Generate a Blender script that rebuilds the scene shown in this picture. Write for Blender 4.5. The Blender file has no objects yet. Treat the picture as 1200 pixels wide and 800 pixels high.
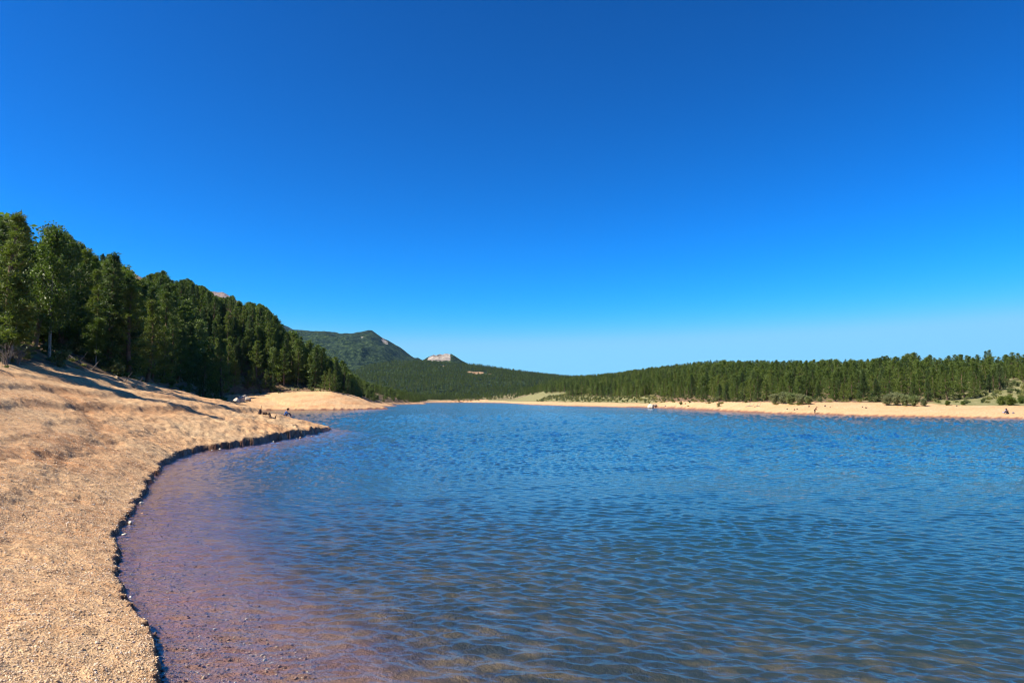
import bpy, math, random
import numpy as np
from mathutils import Vector, Matrix, Euler

random.seed(7)
rng = np.random.default_rng(7)
R = math.radians
scene = bpy.context.scene
COL = scene.collection

# ------------------------------------------------------------------ camera
HORIZ, FPX, EYE = 469.5, 800.0, 3.0
PITCH = math.atan((HORIZ - 400) / FPX)
cd = bpy.data.cameras.new("camera"); cam = bpy.data.objects.new("camera", cd)
COL.objects.link(cam); scene.camera = cam
cd.sensor_width = 36; cd.lens = 24; cd.clip_start = 0.1; cd.clip_end = 40000
cam.location = (0, 0, EYE); cam.rotation_euler = (R(90) + PITCH, 0, 0)

# ------------------------------------------------------------------ sky, sun, exposure
SUN_EL, SUN_DIR = R(47), Vector((-0.93, -0.37, 0)).normalized()
w = bpy.data.worlds.new("World"); scene.world = w; w.use_nodes = True
nt = w.node_tree; nt.nodes.clear()
out = nt.nodes.new("ShaderNodeOutputWorld"); bg = nt.nodes.new("ShaderNodeBackground")
sky = nt.nodes.new("ShaderNodeTexSky"); sky.sky_type = 'NISHITA'; sky.sun_disc = False
sky.sun_elevation = SUN_EL; sky.sun_rotation = math.atan2(SUN_DIR.x, SUN_DIR.y)
sky.altitude = 2800; sky.air_density = 1.0; sky.dust_density = 0.15; sky.ozone_density = 3.0
hs = nt.nodes.new("ShaderNodeHueSaturation"); hs.inputs['Saturation'].default_value = 1.35; hs.inputs['Hue'].default_value = 0.488
gam = nt.nodes.new("ShaderNodeGamma"); gam.inputs[1].default_value = 1.55
nt.links.new(sky.outputs[0], hs.inputs['Color']); nt.links.new(hs.outputs[0], gam.inputs[0]); 
sep = nt.nodes.new("ShaderNodeSeparateColor"); com = nt.nodes.new("ShaderNodeCombineColor"); nt.links.new(gam.outputs[0], sep.inputs[0]); nt.links.new(com.outputs[0], bg.inputs[0])
for ch, (k_, p_) in enumerate(((.40, 2.05), (.76, .93), (.84, .97))):
    pw = nt.nodes.new("ShaderNodeMath"); pw.operation = 'POWER'; pw.inputs[1].default_value = p_
    ml = nt.nodes.new("ShaderNodeMath"); ml.operation = 'MULTIPLY'; ml.inputs[1].default_value = k_
    nt.links.new(sep.outputs[ch], pw.inputs[0]); nt.links.new(pw.outputs[0], ml.inputs[0]); 
    sm_ = nt.nodes.new("ShaderNodeMath"); sm_.operation = 'SMOOTH_MIN'; sm_.inputs[1].default_value = (2.3, 5.9, 8.8)[ch]; sm_.inputs[2].default_value = (2.2, 3.8, 2.0)[ch]
    nt.links.new(ml.outputs[0], sm_.inputs[0]); nt.links.new(sm_.outputs[0], com.inputs[ch])
nt.links.new(bg.outputs[0], out.inputs[0]); bg.inputs[1].default_value = 0.055
sd = bpy.data.lights.new("sun", 'SUN'); so = bpy.data.objects.new("sun", sd); COL.objects.link(so)
sd.energy = 4.8; sd.angle = R(0.53); sd.color = (1.0, 0.92, 0.76)
tosun = Vector((SUN_DIR.x * math.cos(SUN_EL), SUN_DIR.y * math.cos(SUN_EL), math.sin(SUN_EL)))
so.rotation_euler = tosun.to_track_quat('Z', 'Y').to_euler()
scene.view_settings.view_transform = 'Standard'; scene.view_settings.look = 'None'
scene.view_settings.exposure = 1.15; scene.view_settings.gamma = 1.0
scene.cycles.max_bounces = 8; scene.cycles.transparent_max_bounces = 12
scene.cycles.volume_bounces = 0; scene.cycles.diffuse_bounces = 3; scene.cycles.glossy_bounces = 3
scene.cycles.caustics_reflective = False; scene.cycles.caustics_refractive = False
scene.cycles.sample_clamp_indirect = 4
scene.cycles.use_denoising = True; scene.cycles.pixel_filter_type = 'BLACKMAN_HARRIS'; scene.cycles.filter_width = 1.15

# ------------------------------------------------------------------ noise and geometry helpers
def vnoise(x, y, seed=0):
    xi = np.floor(x).astype(np.int64); yi = np.floor(y).astype(np.int64)
    fx = x - xi; fy = y - yi
    fx = fx * fx * fx * (fx * (fx * 6 - 15) + 10); fy = fy * fy * fy * (fy * (fy * 6 - 15) + 10)
    def h(a, b):
        n = (a * 374761393 + b * 668265263 + seed * 1442695041) & 0xffffffff
        n = ((n ^ (n >> 13)) * 1274126177) & 0xffffffff
        return ((n ^ (n >> 16)) & 0xffff) / 32767.5 - 1.0
    a = h(xi, yi); b = h(xi + 1, yi); c = h(xi, yi + 1); d = h(xi + 1, yi + 1)
    return (a * (1 - fx) + b * fx) * (1 - fy) + (c * (1 - fx) + d * fx) * fy

def fbm(x, y, oct=4, seed=0):
    r = 0; a = 1.0; t = 0
    for i in range(oct):
        r = r + a * vnoise(x * 2 ** i + 17.3 * i, y * 2 ** i - 9.1 * i, seed + i); t += a; a *= .5
    return r / t

def smooth(a, b, x):
    u = np.clip((x - a) / (b - a), 0, 1); return u * u * (3 - 2 * u)

def px_of(x, y):                         # bearing of a point, in picture columns
    return 600 + FPX * x / np.maximum(y, 15.0)
def z_at(py, d):                         # height seen at picture row py, d metres out
    return EYE + (HORIZ - py) / FPX * d
def bear(px, d): return ((px - 600) / FPX * d, d)

def at(px, py, z=0.):
    v = 400 - py; yy = FPX*math.cos(PITCH) - v*math.sin(PITCH); zz = FPX*math.sin(PITCH) + v*math.cos(PITCH)
    k = (z - EYE) / zz; return ((px - 600)*k, yy*k)
# the shoreline of the lake (water inside), metres
SH = [(-2.9,6.3)] + [at(*p) for p in ((183,802),(180.6,779),(167.5,745),(156,717),(141,691),(135.6,673),(137,646),(141,624),(156,599),(171,575),(180.6,558),(194,544),
 (212.5,535.6),(231,529),(257.5,526),(295,520.6),(325,515.8),(362,509.4),(388,503.5))] + [
 (-20.5,75),(-25,84),(-30,93),(-35.5,104),
 (-41.5,120),(-52,145),(-63,175),(-72,198),(-79,212),(-74,217),(-62,219),(-52,228),(-45,250),(-50,268),(-60,290),(-65,330),
 (-63,372),(-68,402),(-84,440),(-96,520),(-86,600),(-80,640),(-88,690),(-102,780),(-118,950),(-122,1120),(-90,1200),(-50,1130),(-12,900),
 (0,770),(14,520),(30,400),(46,335),(60,302),(62,268),(61,244),(60,212),(61,185),(62,162),(68,148),(69,137),(79,126),(85,114.5),(96,104),(125,88),
 (150,62),(160,25),(150,-5),(110,-22),(60,-18),(25,-6),(12,-.5),(5,2.6),(0,4.0),(-1.9,5.0)]
def catmull(P, n, lo, hi):
    o = []; m = len(P)
    for i in range(m):
        p0, p1, p2, p3 = [np.array(P[(i + k) % m], float) for k in (-1, 0, 1, 2)]
        nn = n if lo <= i < hi or i >= m - 4 else 1
        for j in range(nn):
            t = j / nn
            o.append(.5 * ((2*p1) + (-p0+p2)*t + (2*p0-5*p1+4*p2-p3)*t*t + (-p0+3*p1-3*p2+p3)*t**3))
    return np.array(o)
SHORE = catmull(SH, 3, 0, 31)
# the forest edge (outer loop), with ground height
TLN = [(-27,25,4.9),(-34.5,45,5.6),(-35.2,52,5.7),(-36.6,62,5.4),(-43.6,85,4.6),(-52,115,3.3),(-63,150,3.1),(-78,180,3.3),(-95,207,3.9),(-103,238,4.6),
 (-92,252,5.6),(-78,256,6.4),(-67,252,6.5),(-60,260,5.2),(-60,275,3.6),(-70,310,3.2),(-78,370,3.0),(-89,440,2),(-100,520,1.6),(-91,600,1.6),(-86,655,1.6),(-94,700,1.8),(-108,800,2),
 (-126,1000,2.5),(-130,1130,3),(-96,1216,4),(-55,1230,5),(-5,960,4),(14,800,3.2),(28,560,3.0),(52,420,2.4),(68,335,2.4),(67,265,2.5),(66,215,2.7),(69,185,2.7),(80,160,2.7),(92,148,2.6),(101,136,2.5),
 (118,118,2.6),(150,98,3),(185,60,4),(190,20,4),(170,-20,4),(110,-45,4),(40,-30,4),(5,-12,3.6),(-12,-8,3.6),(-22,5,4.2)]
TLN = np.array(TLN, float)

def poly_dist(x, y, P, val=None):
    n = len(P); best = np.full(x.shape, 1e18); v = np.zeros(x.shape) if val is not None else None
    for i in range(n):
        ax, ay = P[i, 0], P[i, 1]; bx, by = P[(i+1) % n, 0], P[(i+1) % n, 1]
        dx, dy = bx - ax, by - ay
        t = np.clip(((x - ax) * dx + (y - ay) * dy) / (dx*dx + dy*dy), 0, 1)
        d = (x - ax - t*dx)**2 + (y - ay - t*dy)**2
        m = d < best; best = np.where(m, d, best)
        if v is not None: v = np.where(m, val[i] * (1-t) + val[(i+1) % n] * t, v)
    return (np.sqrt(best), v) if v is not None else np.sqrt(best)
def inside(x, y, P):
    n = len(P); r = np.zeros(x.shape, bool)
    for i in range(n):
        ax, ay = P[i, 0], P[i, 1]; bx, by = P[(i+1) % n, 0], P[(i+1) % n, 1]
        if ay == by: continue
        c = ((ay > y) != (by > y)) & (x < (bx-ax) * (y-ay) / (by-ay) + ax)
        r ^= c
    return r

# treetop outline of the near hill on the left, picture columns and rows
LS = np.array([(-300,225),(-60,240),(0,252),(12,250),(25,268),(33,283),(45,272),(60,266),(72,268),(85,280),(100,296),(115,294),(128,298),(138,312),
 (150,322),(160,325),(168,320),(176,318),(186,316),(191,326),(205,328),(216,325),(225,332),(235,334),(245,342),(256,348),(270,345),(276,352),(283,356),
 (290,353),(300,355),(310,360),(318,368),(325,375),(330,384),(340,387),(352,389),(365,400),(375,393),(381,400),(388,412),(396,416),(404,427),(412,438),(421,452),(428,466),(440,470),(1700,470)], float)
LSS = np.array([(-300,225),(0,255),(60,268),(120,296),(200,322),(260,338),(300,347),(350,384),(400,422),(421,452),(440,470),(1700,470)], float)
# treetop outline of the hill on the right
RS = np.array([(0,470),(590,470),(625,452),(650,441),(700,439),(725,436.5),(740,434),(770,430),(795,427),(812,424),(835,422.5),(900,423),(960,421.5),(1010,421),(1034,420),(1042,414),
 (1050,414),(1056,409.5),(1074,411),(1080,413),(1084,409.5),(1090,416),(1100,421),(1118,415),(1135,411),(1150,415),(1158,409.5),(1170,414),(1180,412.5),(1200,413),(1300,410),(1700,405)], float)
RSS = np.array([(0,475),(560,475),(600,462),(625,452),(650,442),(700,439),(740,434),(795,427),(835,423),(900,423),(1010,422),(1060,417),(1200,414),(1700,405)], float)
def layer(px, d, D0, D1, py, tree, p, z0=3.0, fall=.12, rough=.07, nscale=9., seed=0):
    P = np.array(py, float)
    if tree == 0 and isinstance(D1, float):
        xx = (px - 600) / FPX * d
        px = px + 14 * (fbm(xx / D1 * 7, d / D1 * 7, 4, seed + 40) + .0) * smooth(1.0, .9, np.clip((d - D0) / (D1 - D0), 0, 1))
    y1 = np.interp(px, P[:, 0], P[:, 1])
    D0 = np.interp(px, *np.array(D0, float).T) if isinstance(D0, list) else D0
    D1s = D1 if isinstance(D1, list) else None
    D1 = np.interp(px, *np.array(D1, float).T) if isinstance(D1, list) else D1
    zr = z_at(y1, D1) - tree
    u = (d - D0) / (D1 - D0); uc = np.clip(u, 0, 1)
    x = (px - 600) / FPX * d
    grid_ = np.arange(-400, 1800, 1.0); yy = np.interp(grid_, P[:, 0], P[:, 1]); zz_ = z_at(yy, np.interp(grid_, *np.array(D1s, float).T) if D1s is not None else D1) - tree
    ker = np.exp(-.5 * (np.arange(-60, 61) / 22.)**2); ker /= ker.sum()
    zb_ = np.interp(px, grid_, np.convolve(np.pad(zz_, 60, 'edge'), ker, 'valid'))
    Dn = np.mean(D1)
    u4 = smooth(.6, 1.0, uc); zr = zr * u4 + np.minimum(zb_, zr * 1.02) * (1 - u4)
    nz = fbm(x / Dn * nscale + 3.1, d / Dn * nscale, 5, seed)
    if tree == 0 and isinstance(D1, float): nz = nz - .75 * (1 - 2.2 * np.abs(fbm(x / Dn * nscale * 1.7 + 9, d / Dn * nscale * .8, 4, seed + 9))) + .4
    z = z0 + (zr - z0) * uc ** p + rough * (zr - z0) * nz * 4 * uc * (1 - uc)
    if tree == 0: z = z + .022 * (zr - z0) * fbm(x / Dn * 70, d / Dn * 70, 4, seed + 60) * smooth(.5, .9, uc)
    z = z - fall * np.maximum(d - D1, 0)
    return np.where(u > 0, z, -50)

FAR_D0 = [(300,300),(440,330),(460,470),(480,640),(500,900),(515,1220),(560,1180),(590,980),(610,700),(640,520),(700,420),(760,335),(800,262),(850,215),(900,185),(1000,160),(1100,148),(1200,136),(1700,120)]
A_D1 = [(300,1500),(650,1500),(700,1300),(760,1050),(830,850),(900,640),(1000,420),(1060,330),(1100,290),(1200,250),(1700,230)]
B_PY = [(300,450),(400,440),(430,426),(460,421),(500,421),(520,423),(556,425),(590,430),(620,434),(650,437.5),(690,440.5),(740,441),(1700,445)]
F_PY = [(-300,395),(300,400),(360,410),(380,420),(400,432),(420,444),(440,449),(460,453),(480,458),(500,463),(516,470),(560,485),(1700,485)]
F_D1 = [(300,1000),(440,1000),(480,1050),(520,1400),(1700,1400)]
C_PY = [(300,450),(470,432),(484,419),(490,418),(496,421),(499,418.6),(502,416.6),(504,417),(508,414.8),(511,415.6),(516,414),(519,415),(522,413.4),(525,413.2),(527,414.6),(529,413.8),(534,416.8),(540,420.5),(546,424),(560,432),(600,450),(1700,460)]
D_PY = [(-300,360),(250,370),(300,372),(330,381),(341,385),(368,386.7),(386,387),(397,389.6),(414,389),(424,386.6),(430,385.4),(435,385.9),(439,388.6),(443,391),(449,396),(453,397.5),(460,402),(466,405.5),(472,410.6),(483,418),(500,426),(530,445),(1700,470)]
E_PY = [(-300,345),(0,330),(60,315),(110,306),(138,312),(150,317),(165,327),(200,344),(235,342),(245,340.5),(258,341),(264,343.8),(270,347.5),(280,354),(300,366),(325,377.5),(341,384),(380,405),(450,440),(1700,470)]

def fields(x, y):
    px = px_of(x, y); d = y
    wob = .06 * vnoise(x*3.1, y*3.1, 5) + .10 * vnoise(x*.9, y*.9, 6) + .03 * vnoise(x*9, y*9, 8)
    wob = wob * (1 + np.clip(d, 0, 400) / 120)
    s = poly_dist(x, y, SHORE); ins = inside(x, y, SHORE)
    t, zt = poly_dist(x, y, TLN[:, :2], TLN[:, 2]); inT = inside(x, y, TLN)
    s = np.where(ins, -s, s) + wob
    left = x < px * 0 + np.where(y > 300, -40, -1)
    return px, d, s, t, zt, inT, left

TERR = ((1.5,.03,.15),(2.6,.06,.22),(4.3,.08,.2),(6.6,.26,.30),(9.5,.14,.3),(12.5,.18,.3),(16,.18,.4))
RUT = np.array([(-18.5,13),(-16.2,17),(-15.3,20),(-15.4,22.7),(-16.6,26.5),(-19.5,33),(-24,39),(-28,42)], float)
def rut_dist(x, y):
    return poly_dist(x, y, np.concatenate([RUT, RUT[::-1]])) + .25*vnoise(x*1.7, y*1.7, 37)
def height(x, y):
    px, d, s, t, zt, inT, left = fields(x, y)
    # cut bank at the water
    zb = np.where(left, np.interp(d, [0, 12, 30, 45, 58, 66, 71, 100, 200, 240, 300], [.075, .085, .14, .32, .55, .42, .2, .3, .35, .35, .15]), .12)
    zb = zb * (1 + .25 * vnoise(x*1.3, y*1.3, 21) + .25 * vnoise(x*.35, y*.35, 22) + .22 * vnoise(x*3.7, y*3.7, 23))
    sp = np.maximum(s, 0)
    f = sp / (sp + t + 1e-6)
    f = f ** np.where(left, 1.0, .8)
    zbeach = zb * smooth(0, .03 + .22*zb, s) + (zt - zb) * f
    # terraces left by the falling water
    wb = 1.1 * fbm(x*.13, y*.13, 3, 31) + .10 * vnoise(x*.9, y*.9, 33)
    near = left & (d < 330)
    ter = np.zeros_like(x)
    for s0, am, wd in TERR:
        g = am * (.6 + .4*smooth(-.3, .5, vnoise(x*.11+s0, y*.11, 40)))
        ter += g * (np.tanh((s - s0 + wb) / wd)) - g * np.clip((s - s0)/3., -1, 1)
    ter2 = .10 * np.sin((zbeach + .12*fbm(x*.06, y*.06, 3, 41)) * 9.0) * smooth(40, 120, d)
    zbeach += np.where(near, ter * smooth(.8, 2.0, s) * smooth(0, 3, t) * (1 - .7*smooth(70, 110, d)) + ter2 * smooth(.3, 1.5, s), 0)
    rd = rut_dist(x, y); zbeach += np.where(near, -.13*np.exp(-(rd/.55)**2) * (1 + .5*vnoise(x*2.3, y*2.3, 38)) + .05*np.exp(-((rd-1.1)/.6)**2), 0)
    zbeach += np.where(~near, .18 * fbm(x*.05, y*.05, 4, 44) * smooth(1, 6, s), 0)
    zbeach += (.05 * fbm(x*.7, y*.7, 4, 51) + .022 * vnoise(x*3.7, y*3.7, 52) + .012*vnoise(x*9, y*9, 53)) * smooth(.15, .8, s)
    # lake bed
    zbed = -.05 * smooth(0, .3, -s) - np.minimum(.085 * np.maximum(-s, 0) + .10*np.maximum(-s-2.5, 0), 5.5) + .03 * vnoise(x*2, y*2, 55) * smooth(0, 1, -s)
    z = np.where(s > 0, zbeach, zbed)
    # behind the forest edge
    sl = np.interp(px, [-300, 0, 150, 250, 300, 350, 400, 440, 460], [.3, .38, .60, .80, .72, .40, .12, .06, .04])
    lh = zt + sl * np.minimum(t, 130)
    cap = z_at(np.interp(px, LSS[:, 0], LSS[:, 1]), d) - 8.5
    lh = np.minimum(lh, np.maximum(cap, zt + .02 * t))
    base = zt + .035 * np.minimum(t, 200)
    zf = np.where(left & (px < 445) & (d > 12) & (d < 900), lh, base) + .5 * fbm(x*.08, y*.08, 3, 61) * smooth(0, 8, t)
    far = d > 100
    A = layer(px, d, FAR_D0, A_D1, RSS, 6.2, .95, 2.6, .10, .05, 6, 71)
    F = layer(px, d, [(300,330),(400,330),(440,330),(460,470),(480,640),(500,900),(515,1220),(1700,1300)], F_D1, F_PY, 9, 1.0, 3, .08, .06, 8, 72)
    B = layer(px, d, [(300,1000),(500,1230),(560,1230),(590,1120),(620,1000),(1700,1000)], 2600., B_PY, 8, 1.15, 3, .05, .09, 13, 73)
    for L, sd_ in ((A, 0), (F, 0), (B, 0)):
        zf = np.where(far & (L > zf), L, zf)
    zf = np.where((d < 1500) & ~(left & (px < 400) & (d < 420)), np.minimum(zf, zt + .45 * t + .3), zf)
    C = layer(px, d, 2500., 3700., C_PY, 0, 1.6, 20, .25, .05, 14, 74)
    Dm = layer(px, d, 2300., 5200., D_PY, 0, 1.25, 20, .25, .13, 16, 75)
    E = layer(px, d, 4500., 9000., E_PY, 0, 1.3, 20, .2, .06, 14, 76)
    for L in (C, Dm, E): zf = np.where((d > 1500) & (L > zf), L, zf)
    z = np.where(inT, z, zf)
    return z

def new_mesh(name, verts, faces, mat, smooth_=True):
    me = bpy.data.meshes.new(name)
    verts = np.asarray(verts, np.float32); faces = np.asarray(faces, np.int32)
    k = faces.shape[1]
    me.vertices.add(len(verts)); me.vertices.foreach_set("co", verts.ravel())
    me.loops.add(faces.size); me.loops.foreach_set("vertex_index", faces.ravel())
    me.polygons.add(len(faces)); me.polygons.foreach_set("loop_start", np.arange(0, faces.size, k, dtype=np.int32))
    me.polygons.foreach_set("use_smooth", np.full(len(faces), smooth_, bool))
    me.update(calc_edges=True)
    if mat: me.materials.append(mat)
    return me
def link(name, me, parent=None, kind=None, **props):
    o = bpy.data.objects.new(name, me); COL.objects.link(o)
    if parent: o.parent = parent
    if kind: o['kind'] = kind
    for k, v in props.items():
        if v: o[k] = v
    return o
def attr(me, name, val):
    a = me.attributes.new(name, 'FLOAT', 'POINT'); a.data.foreach_set("value", np.asarray(val, np.float32))
def grid_faces(nr, nc, flip=False):
    i = np.arange(nr - 1)[:, None] * nc + np.arange(nc - 1)[None, :]
    f = np.stack([i, i + 1, i + nc + 1, i + nc], -1).reshape(-1, 4)
    return f

# ------------------------------------------------------------------ material helpers
class NT:
    def __init__(s, name):
        s.m = bpy.data.materials.new(name); s.m.use_nodes = True; s.t = s.m.node_tree; s.t.nodes.clear()
        s.out = s.t.nodes.new("ShaderNodeOutputMaterial")
    def n(s, typ, **kw):
        nd = s.t.nodes.new("ShaderNode" + typ)
        for k, v in kw.items():
            if k in nd.bl_rna.properties and k not in ('inputs',): setattr(nd, k, v)
            else: s.set(nd, k, v)
        return nd
    def set(s, nd, k, v):
        inp = nd.inputs[k] if not k.startswith('i_') else nd.inputs[int(k[2:])]
        if isinstance(v, bpy.types.NodeSocket): s.t.links.new(v, inp)
        else: inp.default_value = v
    def l(s, a, b): s.t.links.new(a, b)
    def pos(s): return s.n("NewGeometry").outputs['Position']
    def noise(s, scale, detail=4, rough=.55, vec=None, dist=0):
        nd = s.n("TexNoise", Scale=scale, Detail=detail, Roughness=rough, Distortion=dist)
        s.l(vec if vec is not None else s.pos(), nd.inputs['Vector']); return nd.outputs[0]
    def ramp(s, fac, stops):
        nd = s.n("ValToRGB"); e = nd.color_ramp.elements
        while len(e) < len(stops): e.new(.5)
        for a, (p, c) in zip(e, stops): a.position = p; a.color = (*c, 1) if len(c) == 3 else c
        s.l(fac, nd.inputs[0]); return nd.outputs[0]
    def mix(s, fac, a, b, typ='MIX'):
        nd = s.n("Mix", data_type='RGBA', blend_type=typ)
        s.set(nd, 'i_0', fac); s.set(nd, 'i_6', a if isinstance(a, bpy.types.NodeSocket) else (*a, 1)); s.set(nd, 'i_7', b if isinstance(b, bpy.types.NodeSocket) else (*b, 1))
        return nd.outputs[2]
    def math(s, op, a, b=0., c=0.):
        nd = s.n("Math", operation=op); s.set(nd, 'i_0', a); s.set(nd, 'i_1', b); s.set(nd, 'i_2', c); return nd.outputs[0]
    def at(s, name): return s.n("Attribute", attribute_name=name).outputs['Fac']
    def bump(s, h, dist, strength=1., normal=None):
        b = s.n("Bump", Strength=strength, Distance=dist, Height=h)
        if normal is not None: s.l(normal, b.inputs['Normal'])
        return b.outputs[0]
    def done(s, color, rough=.85, normal=None, spec=.3):
        p = s.n("BsdfPrincipled"); s.set(p, 'Base Color', color if isinstance(color, bpy.types.NodeSocket) else (*color, 1))
        s.set(p, 'Roughness', rough); s.set(p, 'Specular IOR Level', spec)
        if normal is not None: s.l(normal, p.inputs['Normal'])
        s.l(p.outputs[0], s.out.inputs[0]); return s.m

def ground_material():
    m = NT("ground")
    P = m.pos()
    fine = m.noise(28, 5, .7); mid = m.noise(3.2, 5, .65); big = m.noise(.22, 4, .6); vbig = m.noise(.03, 3, .5)
    vor = m.n("TexVoronoi", Scale=26.); m.l(P, vor.inputs['Vector'])
    sand = m.ramp(fine, [(.28, (.26,.165,.092)), (.46, (.49,.34,.195)), (.62, (.62,.45,.27)), (.78, (.74,.59,.39))])
    sand = m.mix(m.ramp(mid, [(.42, (0,0,0)), (.62, (1,1,1))]), sand, m.mix(1., sand, (.72,.66,.62), 'MULTIPLY'))
    sand = m.mix(m.ramp(big, [(.35, (0,0,0)), (.65, (1,1,1))]), sand, m.mix(1., sand, (1.04,.90,.80), 'MULTIPLY'))
    gr = m.mix(m.ramp(vor.outputs['Color'], [(.3, (0,0,0)), (.9, (1,1,1))]), sand, m.mix(1., sand, (1.12,1.06,1.02), 'MULTIPLY'))
    gr = m.mix(m.math('MULTIPLY', m.at('band'), m.ramp(m.noise(1.1, 5, .7), [(.35, (.3,.3,.3)), (.6, (1,1,1))])), gr, m.mix(1., gr, (.72,.60,.54), 'MULTIPLY'))
    # waterline tint: damp ground plus painted shade of the cut bank; submerged bed
    wet_shade_col = m.mix(1., gr, (.30,.22,.22), 'MULTIPLY')
    bedn = m.noise(1.4, 5, .6)
    bed = m.mix(m.ramp(bedn, [(.4, (0,0,0)), (.65, (1,1,1))]), (.15,.058,.034), (.18,.10,.055))
    bed = m.mix(m.ramp(fine, [(.35, (0,0,0)), (.7, (1,1,1))]), bed, (.32,.17,.12))
    deep = m.mix(m.ramp(bedn, [(.45, (0,0,0)), (.7, (1,1,1))]), (.038,.036,.026), (.15,.10,.045))
    bed = m.mix(m.at('deep'), bed, deep)
    c = m.mix(m.at('wet'), gr, wet_shade_col); c = m.mix(m.at('bed'), c, bed)
    # forest floor and meadow
    floor_ = m.mix(m.ramp(m.noise(1.7, 5, .65), [(.4, (0,0,0)), (.65, (1,1,1))]), (.10,.062,.038), (.20,.13,.08))
    grass = m.mix(m.ramp(m.noise(.9, 6, .7), [(.38, (0,0,0)), (.62, (1,1,1))]), (.12,.135,.05), (.25,.215,.105))
    gfac = m.ramp(m.math('ADD', m.at('grass'), m.math('MULTIPLY', m.math('SUBTRACT', m.noise(.25, 5, .65), .5), 1.1)), [(.42, (0,0,0)), (.58, (1,1,1))])
    ffac = m.ramp(m.math('ADD', m.at('forest'), m.math('MULTIPLY', m.math('SUBTRACT', m.noise(.5, 5, .65), .5), .9)), [(.42, (0,0,0)), (.58, (1,1,1))])
    c = m.mix(ffac, c, floor_); c = m.mix(gfac, c, grass)
    h = m.math('ADD', m.math('MULTIPLY', m.noise(45, 4, .7), .5), m.math('MULTIPLY', m.noise(14, 4, .6), 1.0))
    nrm = m.bump(h, .022, 1.0)
    nrm = m.bump(m.noise(3.5, 5, .7), .075, .9, nrm)
    nrm = m.bump(m.noise(.45, 4, .6), .12, .7, nrm)
    return m.done(c, m.math('SUBTRACT', .95, m.math('MULTIPLY', m.at('wet'), .5)), nrm, .2)

def hills_material():
    m = NT("hills")
    n1 = m.noise(.045, 6, .75); n2 = m.noise(.006, 5, .6); n3 = m.noise(.011, 7, .75)
    fo = m.ramp(n1, [(.38, (.004,.011,.006)), (.5, (.020,.038,.018)), (.62, (.065,.095,.04))])
    fo = m.mix(m.ramp(n2, [(.42, (0,0,0)), (.62, (1,1,1))]), fo, m.mix(1., fo, (1.35,1.3,1.0), 'MULTIPLY'))
    rk = m.ramp(m.noise(.022, 6, .75), [(.40, (.09,.08,.07)), (.47, (.34,.29,.25)), (.60, (.55,.48,.42))])
    rf = m.ramp(m.math('ADD', m.at('rock'), m.math('MULTIPLY', m.math('SUBTRACT', n3, .5), 1.5)), [(.5, (0,0,0)), (.6, (1,1,1))])
    sc = m.ramp(m.noise(.02, 5, .7), [(.3, (.42,.24,.13)), (.7, (.55,.38,.24))])
    sf = m.ramp(m.math('ADD', m.at('scar'), m.math('MULTIPLY', m.math('SUBTRACT', n3, .5), .9)), [(.5, (0,0,0)), (.58, (1,1,1))])
    alp = m.ramp(m.noise(.008, 6, .7), [(.35, (.20,.14,.115)), (.65, (.34,.25,.20))])
    c = m.mix(rf, fo, rk); c = m.mix(sf, c, sc)
    c = m.mix(m.ramp(m.math('ADD', m.at('alpine'), m.math('MULTIPLY', m.math('SUBTRACT', n3, .5), .6)), [(.45, (0,0,0)), (.6, (1,1,1))]), c, alp)
    nrm = m.bump(m.noise(.012, 8, .7), 70, .9)
    nrm = m.bump(n1, 9, .9, nrm)
    return m.done(c, .95, nrm, .1)

def water_material():
    m = NT("lake_water")
    P = m.pos()
    mp = m.n("Mapping", vector_type='POINT', Scale=(1.0, 1.9, 1.0), Rotation=(0, 0, R(28))); m.l(P, mp.inputs['Vector'])
    mp2 = m.n("Mapping", vector_type='POINT', Scale=(1.0, 1.5, 1.0), Rotation=(0, 0, R(-16))); m.l(P, mp2.inputs['Vector'])
    far = m.at('far')
    h1 = m.noise(8., 3, .6, mp.outputs[0], .4)
    h2 = m.noise(1.7, 4, .65, mp2.outputs[0], .5)
    h3 = m.noise(.45, 4, .6, mp.outputs[0], .3)
    n = m.bump(h1, .009, 1.0)
    b2 = m.n("Bump", Distance=.08, Height=h2); m.l(far, b2.inputs['Strength']); m.l(n, b2.inputs['Normal'])
    b3 = m.n("Bump", Distance=.15, Height=h3); m.l(m.math('MULTIPLY', far, .8), b3.inputs['Strength']); m.l(b2.outputs[0], b3.inputs['Normal'])
    nn = b3.outputs[0]
    lw = m.n("LayerWeight", Blend=.5); m.l(nn, lw.inputs['Normal'])
    frv = m.math('MULTIPLY_ADD', m.math('POWER', lw.outputs['Facing'], 5.), .98, .02)
    gl = m.n("BsdfGlossy", Color=(1, 1, 1, 1)); m.l(nn, gl.inputs['Normal'])
    m.set(gl, 'Roughness', m.math('MULTIPLY_ADD', far, .10, .02))
    tr = m.n("BsdfTransparent", Color=(.97, .985, .99, 1))
    mx = m.n("MixShader"); m.l(frv, mx.inputs[0]); m.l(tr.outputs[0], mx.inputs[1]); m.l(gl.outputs[0], mx.inputs[2])
    m.l(mx.outputs[0], m.out.inputs[0])
    ab = m.n("VolumePrincipled", Density=.15)
    ab.inputs['Color'].default_value = (.02, .055, .075, 1); ab.inputs['Absorption Color'].default_value = (.30, .48, .50, 1)
    m.l(ab.outputs[0], m.out.inputs[1])
    return m.m

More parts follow.
